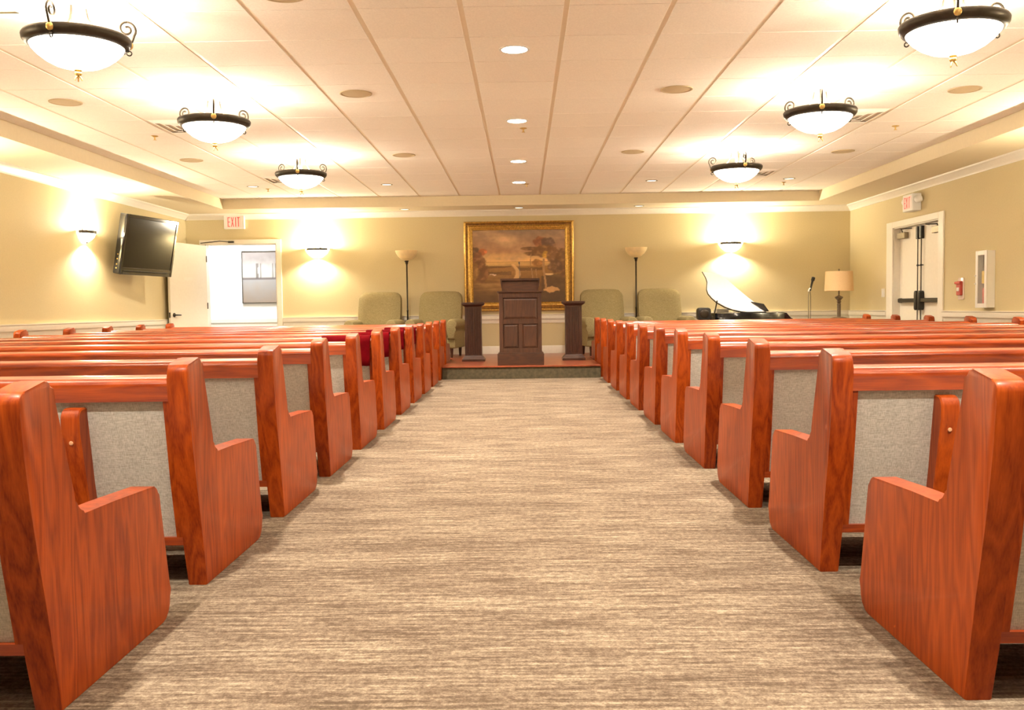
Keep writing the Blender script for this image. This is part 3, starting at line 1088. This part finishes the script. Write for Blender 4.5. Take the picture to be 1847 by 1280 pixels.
t = thing('exit_sign', 'glowing white EXIT sign with red letters above the open hall door', 'exit sign', (-4.622, YB, 2.225), 0)
bm = new(); box(bm, -.165, .165, -.06, -.001, 0, .215, .006)
obj('housing', bm, 'white_metal', t)
bm = new(); box(bm, -.125, .125, -.0625, -.0595, .02, .20, .001)
obj('face', bm, 'sign_face', t)
bm = new(); exit_letters(bm, .215, .15, .002, -.0625)
bmesh.ops.translate(bm, verts=bm.verts, vec=(-.1, 0, .035))
obj('letters', bm, 'sign_red', t, 0)

t = thing('exit_sign', 'white EXIT sign with emergency lamp heads above the white double doors', 'exit sign', (XR, 12.66, 2.11), -PI / 2)
bm = new(); box(bm, -.16, .16, -.12, -.001, 0, .225, .008)
obj('housing', bm, 'white_metal', t)
bm = new(); box(bm, -.13, .13, -.1225, -.1195, .025, .20, .001)
obj('face', bm, 'sign_face', t)
bm = new(); exit_letters(bm, .215, .145, .002, -.1225)
bmesh.ops.translate(bm, verts=bm.verts, vec=(-.1, 0, .04))
obj('letters', bm, 'sign_red', t, 0)
for s in (-1, 1):
    bm = new(); lathe(bm, [(0, -.05), (.045, -.045), (.05, -.01), (.045, .02), (.03, .035), (0, .04)], 16)
    l_ = obj('lamp_head', bm, 'white_metal', t, 50)
    l_.location = (s * .205, -.07, .14)
    l_.rotation_euler = (PI / 2 + .35, 0, 0)

# ------------------------------------------------------------------ white double doors with panic hardware
LX = XR + .085          # room face of the leaves
mid = (DY0 + DY1) / 2
for k, (y0, y1) in enumerate(((DY0 + .016, mid - .003), (mid + .003, DY1 - .016))):
    bm = new(); box(bm, LX, LX + .045, y0, y1, .008, DZ - .016, .003)
    d = struct('door_%d' % (k + 2), bm, 'cream_door')
    ym = mid + (-.055 if k == 0 else .055)
    far = y0 + .06 if k == 0 else y1 - .06
    bm = new(); box(bm, LX - .055, LX - .02, min(ym, far), max(ym, far), .905, .96, .006)
    box(bm, LX - .03, LX + .001, far - .03, far + .03, .90, .965, .004)
    pb = obj('push_bar', bm, 'black_plastic', d)
    bm = new(); prism(bm, rrect(ym - .04, ym + .04, .80, 1.06, .035), 'YZ', LX - .065, LX + .001, .006)
    obj('latch_case', bm, 'black_plastic', pb, 40)
    bm = new(); tube(bm, [(LX - .03, ym, .02), (LX - .03, ym, DZ - .03)], .0075, 8)
    obj('rod', bm, 'dark_bronze', d, 50)
    bm = new(); box(bm, LX - .05, LX + .001, ym - .03, ym + .03, DZ - .20, DZ - .03, .008)
    obj('top_latch', bm, 'black_plastic', d)
    bm = new(); lathe(bm, [(0, 1.385), (.012, 1.388), (.017, 1.40), (.012, 1.412), (0, 1.415)], 10, LX - .03, ym)
    box(bm, LX - .03, LX + .001, ym - .006, ym + .006, 1.394, 1.406)
    obj('rod_guide', bm, 'black_plastic', d)
    yc = (y0 + .16) if k == 0 else (y1 - .16)
    bm = new(); box(bm, LX - .06, LX + .001, yc - .13, yc + .13, DZ - .16, DZ - .075, .006)
    cl = obj('closer_body', bm, 'closer_metal', d)
    bm = new(); tube(bm, [(LX - .035, yc, DZ - .075), (LX - .04, yc, DZ - .05), (LX - .12, yc + (.16 if k == 0 else -.16), DZ - .04), (LX - .02, yc + (.28 if k == 0 else -.28), DZ - .035)], .008, 6)
    obj('closer_arm', bm, 'dark_bronze', cl)

# fire alarm pull, switch, defibrillator cabinet on the right wall
t = thing('fire_alarm_pull', 'red fire alarm pull under a clear cover beside the double doors', 'fire alarm', (XR, 11.34, .93), -PI / 2)
bm = new(); prism(bm, rrect(-.075, .075, 0, .26, .02), 'XZ', -.012, -.001, .003)
obj('cover_frame', bm, 'clear_plastic', t)
bm = new(); box(bm, -.055, .055, -.045, -.012, .05, .22, .008)
bx_ = obj('red_body', bm, 'red_plastic', t)
bm = new(); box(bm, -.07, .07, -.06, -.045, .185, .215, .005)
obj('pull_handle', bm, 'red_plastic', bx_)
bm = new(); box(bm, -.03, .03, -.052, -.045, .10, .145, .004)
obj('white_bar', bm, 'white_metal', bx_)
t = thing('light_switch', 'cream light switch plate beside the double door casing', 'light switch', (XR, 13.79, .985), -PI / 2)
bm = new(); box(bm, -.06, .06, -.008, -.001, 0, .125, .003)
obj('plate', bm, 'trim_white', t)
bm = new(); box(bm, -.02, .02, -.012, -.008, .035, .09, .002)
obj('rocker', bm, 'white_metal', t)
t = thing('wall_cabinet', 'white glass fronted emergency cabinet on the wall beside the red alarm', 'cabinet', (XR, 10.67, .835), -PI / 2)
CW, CH, CD = .125, .635, .085
bm = new()
box(bm, -CW, CW, -.012, -.001, 0, CH)
box(bm, -CW, -CW + .012, -CD, -.012, 0, CH); box(bm, CW - .012, CW, -CD, -.012, 0, CH)
box(bm, -CW + .012, CW - .012, -CD, -.012, 0, .012); box(bm, -CW + .012, CW - .012, -CD, -.012, CH - .012, CH)
obj('case', bm, 'white_metal', t, 0)
bm = new(); frame4(bm, -CW - .003, CW + .003, -.003, CH + .003, .05, -CD - .014, -CD - .001, .003)
dr = obj('door_frame', bm, 'white_metal', t)
bm = new(); box(bm, -CW + .046, CW - .046, -CD - .009, -CD - .006, .046, CH - .046)
obj('pane', bm, 'glass', dr, 0)
bm = new(); box(bm, -.11, .11, -.02, -.012, .015, CH - .015)
obj('lining', bm, 'cabinet_dark', t, 0)
bm = new(); box(bm, -.02, .075, -.078, -.07, .27, .41, .002)
obj('instruction_card', bm, 'yellow_plastic', t)
bm = new(); prism(bm, rrect(-.01, .09, .0122, .22, .02), 'XZ', -.078, -.021, .006)
obj('red_case', bm, 'red_plastic', t)
bm = new()
for z in (.27, .36):
    tube(bm, [(-CW + .01, -CD - .014, z), (-CW + .01, -CD - .028, z)], .008, 8)
obj('latch', bm, 'white_metal', dr)

# ------------------------------------------------------------------ wall television
tv = thing('television', 'black flat screen television tilted down from a wall bracket', 'television', (-5.10, 12.68, 1.84))
ax = Vector((0.235, 1.31, 0.0)).normalized()          # along the screen width, away from the camera
R1 = Matrix.Rotation(math.atan2(ax.y, ax.x), 4, 'Z')
tilt = Matrix.Rotation(math.radians(10.5), 4, 'X')
tv.matrix_world = Matrix.Translation((-5.065, 12.76, 1.795)) @ R1 @ tilt
# local x = width, z = height, -y faces the room
TW, THh = 0.615, 0.395
bm = new(); prism(bm, rrect(-TW, TW, -THh, THh, .02), 'XZ', -.02, .075, .01)
obj('casing', bm, 'black_gloss', tv, 40)
bm = new(); frame4(bm, -TW, TW, -THh, THh, .045, -.034, -.0195, .006)
box(bm, -TW + .045, TW - .045, -.034, -.0195, -THh + .045, -THh + .095, .004)
obj('bezel', bm, 'black_gloss', tv)
bm = new(); box(bm, -TW + .045, TW - .045, -.026, -.0195, -THh + .095, THh - .045)
obj('screen', bm, 'screen', tv, 0)
bm = new(); box(bm, -TW + .06, TW - .12, -.037, -.033, -THh + .048, -THh + .060, .001)
obj('trim_strip', bm, 'dark_bronze', tv)
bm = new(); box(bm, -.25, .25, .075, .12, -.2, .2, .006)
box(bm, -.06, .06, .12, .30, -.06, .06)
obj('wall_bracket', bm, 'black_plastic', tv)
bm = new()
for z in (-.32, -.27, -.2, -.14):
    lathe(bm, [(0, .006), (.009, .005), (.01, 0)], 8)
    vs = list(bm.verts)[-17:]
    bmesh.ops.rotate(bm, verts=vs, cent=(0, 0, 0), matrix=Matrix.Rotation(-PI / 2, 3, 'Y'))
    bmesh.ops.translate(bm, verts=vs, vec=(-TW, .03, z))
obj('side_buttons', bm, 'brass', tv)


# ------------------------------------------------------------------ armchairs
def armchair_proto():
    t = thing('armchair', 'x', 'armchair', group='upholstered armchairs on the platform')
    # local: front is -y, origin on the floor at centre
    bm = new()
    nx, nz = 12, 14
    sides = []
    for s in (0, 1):
        g = []
        for i in range(nx + 1):
            row = []
            for j in range(nz + 1):
                u, v = i / nx * 2 - 1, j / nz
                wz = 0.325 + .012 * math.sin(v * PI)
                x, z = u * wz, .36 + v * .64
                # rounded top corners
                cr = .10
                if z > 1.0 - cr and abs(x) > wz - cr:
                    dx, dz = abs(x) - (wz - cr), z - (1.0 - cr)
                    m_ = max(dx, dz)
                    l_ = math.hypot(dx, dz)
                    if l_ > 1e-6:
                        k = m_ / l_
                        x = math.copysign(wz - cr + dx * k, x)
                        z = 1.0 - cr + dz * k
                z += .012 * (1 - u * u) * v
                bul = (1 - u ** 4) * (1 - (2 * v - 1) ** 6)
                lean = .14 * v
                y = (.17 + lean - .035 - .055 * bul) if s == 0 else (.27 + lean * .75 + .02 * bul)
                row.append(bm.verts.new((x, y, z)))
            g.append(row)
        sides.append(g)
        for i in range(nx):
            for j in range(nz):
                q = (g[i][j], g[i + 1][j], g[i + 1][j + 1], g[i][j + 1])
                bm.faces.new(q if s == 0 else tuple(reversed(q)))
    A, B = sides
    for i in range(nx):
        bm.faces.new((A[i][nz], A[i + 1][nz], B[i + 1][nz], B[i][nz]))
        bm.faces.new((A[i + 1][0], A[i][0], B[i][0], B[i + 1][0]))
    for j in range(nz):
        bm.faces.new((A[0][j], A[0][j + 1], B[0][j + 1], B[0][j]))
        bm.faces.new((A[nx][j + 1], A[nx][j], B[nx][j], B[nx][j + 1]))
    obj('backrest', bm, 'chair_fabric', t, 60)
    bm = new(); prism(bm, rrect(-.37, .37, .14, .30, .02), 'XZ', -.34, .30, .015)
    obj('seat_base', bm, 'chair_fabric', t, 45)
    bm = new(); prism(bm, rrect(-.255, .255, .30, .435, .05), 'XZ', -.37, .16, .04, 3)
    obj('seat_cushion', bm, 'chair_fabric', t, 60)
    for s in (-1, 1):
        bm = new()
        prof = [(.25, .28), (.25, .50)] + arc(.325, .50, .082, 165, -60, 9) + [(.37, .38), (.37, .28)]
        prism(bm, [(s * x, z) for x, z in prof], 'XZ', -.38, .28, .022, 3)
        obj('arm', bm, 'chair_fabric', t, 60)
        for y in (-.30, .27):
            bm = new(); lathe(bm, [(0, 0), (.016, 0), (.019, .02), (.026, .13), (.028, .145), (0, .145)], 12, s * .30, y)
            obj('leg', bm, 'walnut_v', t, 60)
    return t


ac = armchair_proto()
for k, (x, y, rz, lb) in enumerate(((-2.275, 14.52, -.10, 'olive tan armchair on the far side of the floor lamp towards the hall door'),
                                    (-1.335, 14.50, -.16, 'olive tan armchair between the dark pedestal and the floor lamp, television side'),
                                    (1.265, 14.50, .14, 'olive tan armchair between the dark pedestal and the floor lamp, piano side'),
                                    (2.15, 14.52, .10, 'olive tan armchair between the floor lamp and the piano'))):
    c = ac if k == 0 else copy_tree(ac)
    c.location = (x, y, .165)
    c.rotation_euler = (0, 0, rz)
    c['label'] = lb


# ------------------------------------------------------------------ torchiere floor lamps
for x, lb in ((-1.838, 'unlit torchiere floor lamp with amber glass bowl between the television side armchairs'), (1.787, 'unlit torchiere floor lamp with amber glass bowl between the piano side armchairs')):
    t = thing('floor_lamp', lb, 'floor lamp', (x, 14.96, .165), 0, 'torchiere floor lamps')
    bm = new(); lathe(bm, [(0, 0), (.13, 0), (.135, .012), (.10, .025), (.03, .04), (.016, .06), (0, .06)], 24)
    obj('base', bm, 'bronze', t, 50)
    bm = new(); lathe(bm, [(0, .05), (.013, .05), (.013, .7), (.016, .705), (.016, .72), (.012, .725), (.012, 1.44), (.02, 1.46), (.024, 1.485), (.032, 1.50), (.03, 1.51), (0, 1.512)], 14)
    obj('pole', bm, 'bronze', t, 50)
    bm = new()
    po = [(.035, 1.505), (.085, 1.525), (.132, 1.565), (.164, 1.615), (.180, 1.662)]
    pi_ = [(.174, 1.662), (.158, 1.619), (.127, 1.571), (.080, 1.532), (.035, 1.512)]
    lathe(bm, po + pi_ + [po[0]], 32)
    obj('shade', bm, 'amber_glass', t, 60)
    bm = new(); tube(bm, [(0, 0, 1.48), (-.03, 0, 1.49), (-.038, 0, 1.49)], .004, 6)
    obj('switch', bm, 'bronze', t, 50)

# ------------------------------------------------------------------ lectern
lt = thing('lectern', 'dark wooden panelled lectern standing at the front edge of the platform', 'lectern', (-.04, 12.32, .165))
bm = new(); box(bm, -.299, .299, -.235, .215, 0, .148, .004); box(bm, -.288, .288, -.225, .205, .148, .160, .004)
obj('plinth', bm, 'walnut_h', lt)
bm = new(); box(bm, -.262, .262, -.195, .185, .158, .925)
obj('body', bm, 'walnut_v', lt, 0)
bm = new()
fy0, fy1 = -.212, -.1945
zA, zB, zC_, zD, zE, zF = .160, .215, .53, .59, .865, .925
box(bm, -.272, -.222, fy0, fy1, zA, zF, .002); box(bm, .222, .272, fy0, fy1, zA, zF, .002)
box(bm, -.222, .222, fy0, fy1, zA, zB, .002); box(bm, -.222, .222, fy0, fy1, zC_, zD, .002); box(bm, -.222, .222, fy0, fy1, zE, zF, .002)
box(bm, -.026, .026, fy0, fy1, zB, zC_, .002)
obj('front_frame', bm, 'walnut_v', lt)
for (x0, x1, z0, z1) in ((-.222, -.026, zB, zC_), (.026, .222, zB, zC_), (-.222, .222, zD, zE)):
    bm = new()
    g = .004
    A = [bm.verts.new(p) for p in ((x0 + g, -.1955, z0 + g), (x1 - g, -.1955, z0 + g), (x1 - g, -.1955, z1 - g), (x0 + g, -.1955, z1 - g))]
    q = .03
    B = [bm.verts.new(p) for p in ((x0 + q, -.2065, z0 + q), (x1 - q, -.2065, z0 + q), (x1 - q, -.2065, z1 - q), (x0 + q, -.2065, z1 - q))]
    Cc = [bm.verts.new(v.co + Vector((0, .0012, 0))) for v in A]
    bm.faces.new(B)
    for i in range(4):
        bm.faces.new((A[i], A[(i + 1) % 4], B[(i + 1) % 4], B[i]))
        bm.faces.new((Cc[i], Cc[(i + 1) % 4], A[(i + 1) % 4], A[i]))
    bm.faces.new(list(reversed(Cc)))
    obj('panel', bm, 'walnut_v', lt, 0)
bm = new()
box(bm, -.277, .277, -.215, .2, .922, .934, .003); box(bm, -.296, .296, -.232, .215, .933, .952, .005)
obj('cornice', bm, 'walnut_h', lt)
bm = new(); prism(bm, [(-.19, .951), (-.19, 1.075), (.19, 1.02), (.19, .951)], 'YZ', -.235, .235)
obj('reading_box', bm, 'walnut_h', lt, 0)
bm = new(); prism(bm, [(-.225, 1.085), (-.225, 1.112), (.215, 1.048), (.215, 1.022)], 'YZ', -.252, .252, .003, 1)
obj('top_board', bm, 'walnut_h', lt, 30)
bm = new()
for s in (-1, 1):
    prism(bm, [(s * .252, 1.088), (s * .232, 1.088), (s * .232, .99), (s * .238, .99)], 'XZ', -.222, -.19)
obj('corbel', bm, 'walnut_h', lt, 0)
gm = thing('gooseneck_microphone', 'thin black gooseneck microphone rising from the lectern top', 'microphone', (-.045, 12.42, 1.2435))
bm = new(); lathe(bm, [(0, -.01), (.022, -.01), (.022, .01), (.01, .016), (0, .016)], 14)
obj('foot', bm, 'black_plastic', gm, 50)
bm = new(); tube(bm, [(0, 0, .01), (0, 0, .12), (0, .004, .19), (-.002, .012, .235)], .0035, 8)
obj('stem', bm, 'black_plastic', gm, 50)
bm = new(); tube(bm, [(-.002, .011, .228), (-.003, .014, .242), (-.004, .017, .262)], [.006, .008, .007], 10)
obj('capsule', bm, 'black_plastic', gm, 50)

# ------------------------------------------------------------------ pedestals
for x, lb in ((-.702, 'dark wooden square pedestal beside the lectern, television side'), (.695, 'dark wooden square pedestal beside the lectern, piano side')):
    t = thing('pedestal', lb, 'pedestal', (x, 13.2, .165), 0, 'wooden pedestals flanking the lectern')
    bm = new()

    def ring4(bm, lev):
        loops = [[bm.verts.new((sx * r, sy * r, z)) for sx, sy in ((-1, -1), (1, -1), (1, 1), (-1, 1))] for r, z in lev]
        for k in range(len(loops) - 1):
            for i in range(4):
                bm.faces.new((loops[k][i], loops[k][(i + 1) % 4], loops[k + 1][(i + 1) % 4], loops[k + 1][i]))
        bm.faces.new(list(reversed(loops[0]))); bm.faces.new(loops[-1])
    ring4(bm, [(.158, 0), (.158, .03), (.15, .038), (.135, .06), (.12, .075), (.118, .08)])
    obj('base', bm, 'walnut_h', t, 0)
    bm = new(); ring4(bm, [(.116, .079), (.112, .762)])
    obj('shaft', bm, 'walnut_v', t, 0)
    for q in range(6):
        bm = new()
        xx = -.08 + q * .032
        box(bm, xx - .008, xx + .008, -.121, -.1125, .11, .74, .003)
        obj('reed', bm, 'walnut_v', t, 0)
    bm = new(); ring4(bm, [(.114, .758), (.12, .765), (.135, .775), (.148, .785), (.155, .79), (.155, .815), (.15, .82)])
    obj('capital', bm, 'walnut_h', t, 0)

# ------------------------------------------------------------------ grand piano
gp = thing('grand_piano', 'black grand piano with its lid, coloured as a bright reflection, propped open beside the armchairs', 'piano', (0, 0, 0))
plan = [(2.80, 14.55), (2.79, 14.30), (2.86, 14.12), (3.02, 14.04), (3.22, 14.02), (3.45, 14.00), (3.86, 14.00), (3.86, 14.98), (2.98, 14.98), (2.86, 14.86)]
bm = new(); prism(bm, plan, 'XY', .50, .785, .008, 2)
obj('case', bm, 'black_gloss', gp, 30)
bm = new(); prism(bm, [(3.84, .50), (3.84, .785), (3.90, .775), (3.96, .70), (4.06, .655), (4.10, .63), (4.10, .55), (3.9, .50)], 'XZ', 14.02, 14.08, .003, 1)
prism(bm, [(3.84, .50), (3.84, .785), (3.90, .775), (3.96, .70), (4.06, .655), (4.10, .63), (4.10, .55), (3.9, .50)], 'XZ', 14.90, 14.96, .003, 1)
box(bm, 3.86, 4.09, 14.08, 14.90, .50, .56)
kb = obj('key_bed', bm, 'black_gloss', gp)
bm = new(); box(bm, 3.90, 4.07, 14.10, 14.88, .56, .60)
obj('keyboard', bm, 'white_metal', kb, 0)
for x, y in ((2.95, 14.5), (3.78, 14.12), (3.78, 14.85)):
    bm = new(); lathe(bm, [(0, 0), (.03, 0), (.035, .03), (.03, .06), (.04, .30), (.05, .46), (.05, .501), (0, .501)], 14, x, y)
    obj('leg', bm, 'black_gloss', gp, 50)
# lid: outline drawn in its own tilted plane, hinged along the case side nearest the wall
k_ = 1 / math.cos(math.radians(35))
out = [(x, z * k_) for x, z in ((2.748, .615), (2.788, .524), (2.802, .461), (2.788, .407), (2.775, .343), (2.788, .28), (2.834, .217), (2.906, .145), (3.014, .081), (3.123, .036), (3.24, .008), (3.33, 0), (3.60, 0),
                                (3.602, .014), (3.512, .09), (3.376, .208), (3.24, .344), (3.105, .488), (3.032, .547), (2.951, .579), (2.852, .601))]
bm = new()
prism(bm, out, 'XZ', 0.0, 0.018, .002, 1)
lid = obj('lid', bm, 'lid_reflection', gp, 30)
bm = new()
mx_, mz_ = 3.15, .3
prism(bm, [(mx_ + (x - mx_) * 1.022, max(-.012, mz_ + (z - mz_) * 1.035)) for x, z in out], 'XZ', 0.0185, 0.032, .002, 1)
obj('lid_edge', bm, 'black_gloss', lid, 30)
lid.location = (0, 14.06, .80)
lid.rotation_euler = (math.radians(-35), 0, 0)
bm = new(); prism(bm, [(3.40, .17), (3.585, .125), (3.64, 0.0), (3.585, 0.0)], 'XZ', -.02, 0.0, .002, 1)
fl = obj('lid_flap', bm, 'black_gloss', lid, 30)
bm = new(); tube(bm, [(2.845, 14.08, .78), (2.885, 14.085, .97)], .010, 8)
obj('prop_stick', bm, 'black_gloss', gp)
bm = new(); prism(bm, rrect(2.96, 3.15, .786, .845, .012), 'XZ', 14.5, 14.72, .004)
obj('music_rest', bm, 'trim_white', gp)

sp = thing('monitor_speaker', 'small black monitor speaker on a stand between the armchair and the piano', 'speaker', (2.665, 13.99, 0))
bm = new(); prism(bm, rrect(-.1, .1, .685, .87, .045, 3), 'XZ', -.07, .08, .02)
obj('cabinet', bm, 'black_plastic', sp, 35)
bm = new(); lathe(bm, [(0, -.004), (.03, -.008), (.062, .0), (.066, .006), (.066, .012), (0, .012)], 18)
g_ = obj('cone', bm, 'bronze', sp, 50)
g_.location = (0, -.078, .775); g_.rotation_euler = (-PI / 2, 0, 0)
bm = new(); tube(bm, [(0, 0, .02), (0, 0, .69)], .014, 10); lathe(bm, [(0, 0), (.04, 0), (.04, .018), (0, .02)], 18)
obj('stand', bm, 'black_plastic', sp, 50)
bm = new(); box(bm, .085, .14, -.045, .02, .62, .74, .006)
obj('clamp', bm, 'bronze', sp)

# ------------------------------------------------------------------ microphone on stand, table lamp, side table, metal chairs
ms = thing('microphone_stand', 'thin chrome microphone stand holding a black handheld microphone near the lamp', 'microphone stand', (4.305, 14.3, 0))
bm = new(); lathe(bm, [(0, 0), (.13, 0), (.13, .012), (.02, .03), (0, .03)], 24)
obj('base', bm, 'black_plastic', ms, 50)
bm = new(); tube(bm, [(0, 0, .02), (0, 0, 1.10)], .0075, 10)
obj('pole', bm, 'closer_metal', ms, 50)
bm = new(); tube(bm, [(.0, 0, 1.09), (.01, 0, 1.12), (.03, -.01, 1.14)], .013, 10)
obj('clip', bm, 'trim_white', ms, 50)
bm = new(); tube(bm, [(.022, -.005, 1.10), (.04, -.012, 1.19), (.052, -.018, 1.245), (.055, -.02, 1.255), (.066, -.025, 1.30), (.068, -.026, 1.308)], [.012, .015, .018, .027, .027, .012], 12)
obj('microphone', bm, 'black_plastic', ms, 50)
bm = new(); tube(bm, [(.02, .0, 1.10), (.035, .01, 1.02), (.036, .012, .8), (.03, .015, .4), (.05, .02, .03)], .004, 6)
obj('cable', bm, 'black_plastic', ms, 50)

tb = thing('side_table', 'small dark wooden side table under the table lamp', 'side table', (4.70, 14.25, 0))
bm = new(); prism(bm, rrect(-.26, .26, -.22, .22, .03), 'XY', .60, .63, .006)
obj('table_top', bm, 'walnut_h', tb, 40)
for sx in (-1, 1):
    for sy in (-1, 1):
        bm = new(); box(bm, sx * .2 - .018, sx * .2 + .018, sy * .16 - .018, sy * .16 + .018, 0, .60)
        obj('leg', bm, 'walnut_v', tb, 0)
tl = thing('table_lamp', 'table lamp with tan drum shade and carved column base in the corner', 'table lamp', (4.728, 14.2, .63))
bm = new(); lathe(bm, [(0, 0), (.15, 0), (.158, .02), (.14, .05), (.09, .068), (.04, .074), (0, .074)], 28)
obj('foot', bm, 'lamp_body', tl, 50)
bm = new(); lathe(bm, [(0, .06), (.028, .06), (.027, .25), (.03, .262), (.022, .275), (.034, .30), (.026, .32), (.045, .345), (.058, .355), (.058, .372), (.02, .39), (.010, .40), (.010, .47), (0, .47)], 20)
obj('column', bm, 'lamp_body', tl, 40)
bm = new(); po = [(.208, .462), (.196, .752)]; lathe(bm, [(.208, .462), (.196, .752), (.192, .752), (.204, .462), (.208, .462)], 36)
shd = obj('shade', bm, 'shade_cloth', tl, 50)
bm = new()
tube(bm, [(-.192, 0, .735), (.192, 0, .735)], .003, 6); tube(bm, [(0, -.192, .735), (0, .192, .735)], .003, 6); tube(bm, [(0, 0, .46), (0, 0, .76)], .004, 6)
obj('harp', bm, 'brass', tl)
bm = new(); lathe(bm, [(0, .757), (.009, .757), (.007, .765), (.013, .775), (.011, .787), (0, .793)], 12)
obj('finial', bm, 'lamp_body', tl, 50)


def metal_chair(loc, rz, label):
    t = thing('metal_chair', label, 'chair', loc, rz)
    bm = new()
    pts = [(-.165, .16, .40), (-.165, .175, .60)] + [(x, .18, z) for x, z in arc(-.125, .62, .04, 180, 90, 4)] + [(x, .18, z) for x, z in arc(.125, .62, .04, 90, 0, 4)] + [(.165, .175, .60), (.165, .16, .40)]
    tube(bm, pts, .011, 8)
    obj('back_frame', bm, 'dark_bronze', t, 60)
    bm = new(); prism(bm, rrect(-.145, .145, .47, .638, .03), 'XZ', .165, .183, .004)
    obj('back_pad', bm, 'chair_fabric', t, 40)
    bm = new(); prism(bm, rrect(-.185, .185, -.2, .18, .04), 'XY', .385, .42, .01)
    obj('seat', bm, 'chair_fabric', t, 40)
    for sx in (-1, 1):
        for y0, y1 in ((-.17, -.2), (.16, .2)):
            bm = new(); tube(bm, [(sx * .17, y0, .39), (sx * .175, y1, 0.0)], .011, 8)
            obj('leg', bm, 'dark_bronze', t, 60)
    return t


metal_chair((4.985, 13.25, 0), -.02, 'dark metal framed chair beside the double doors')
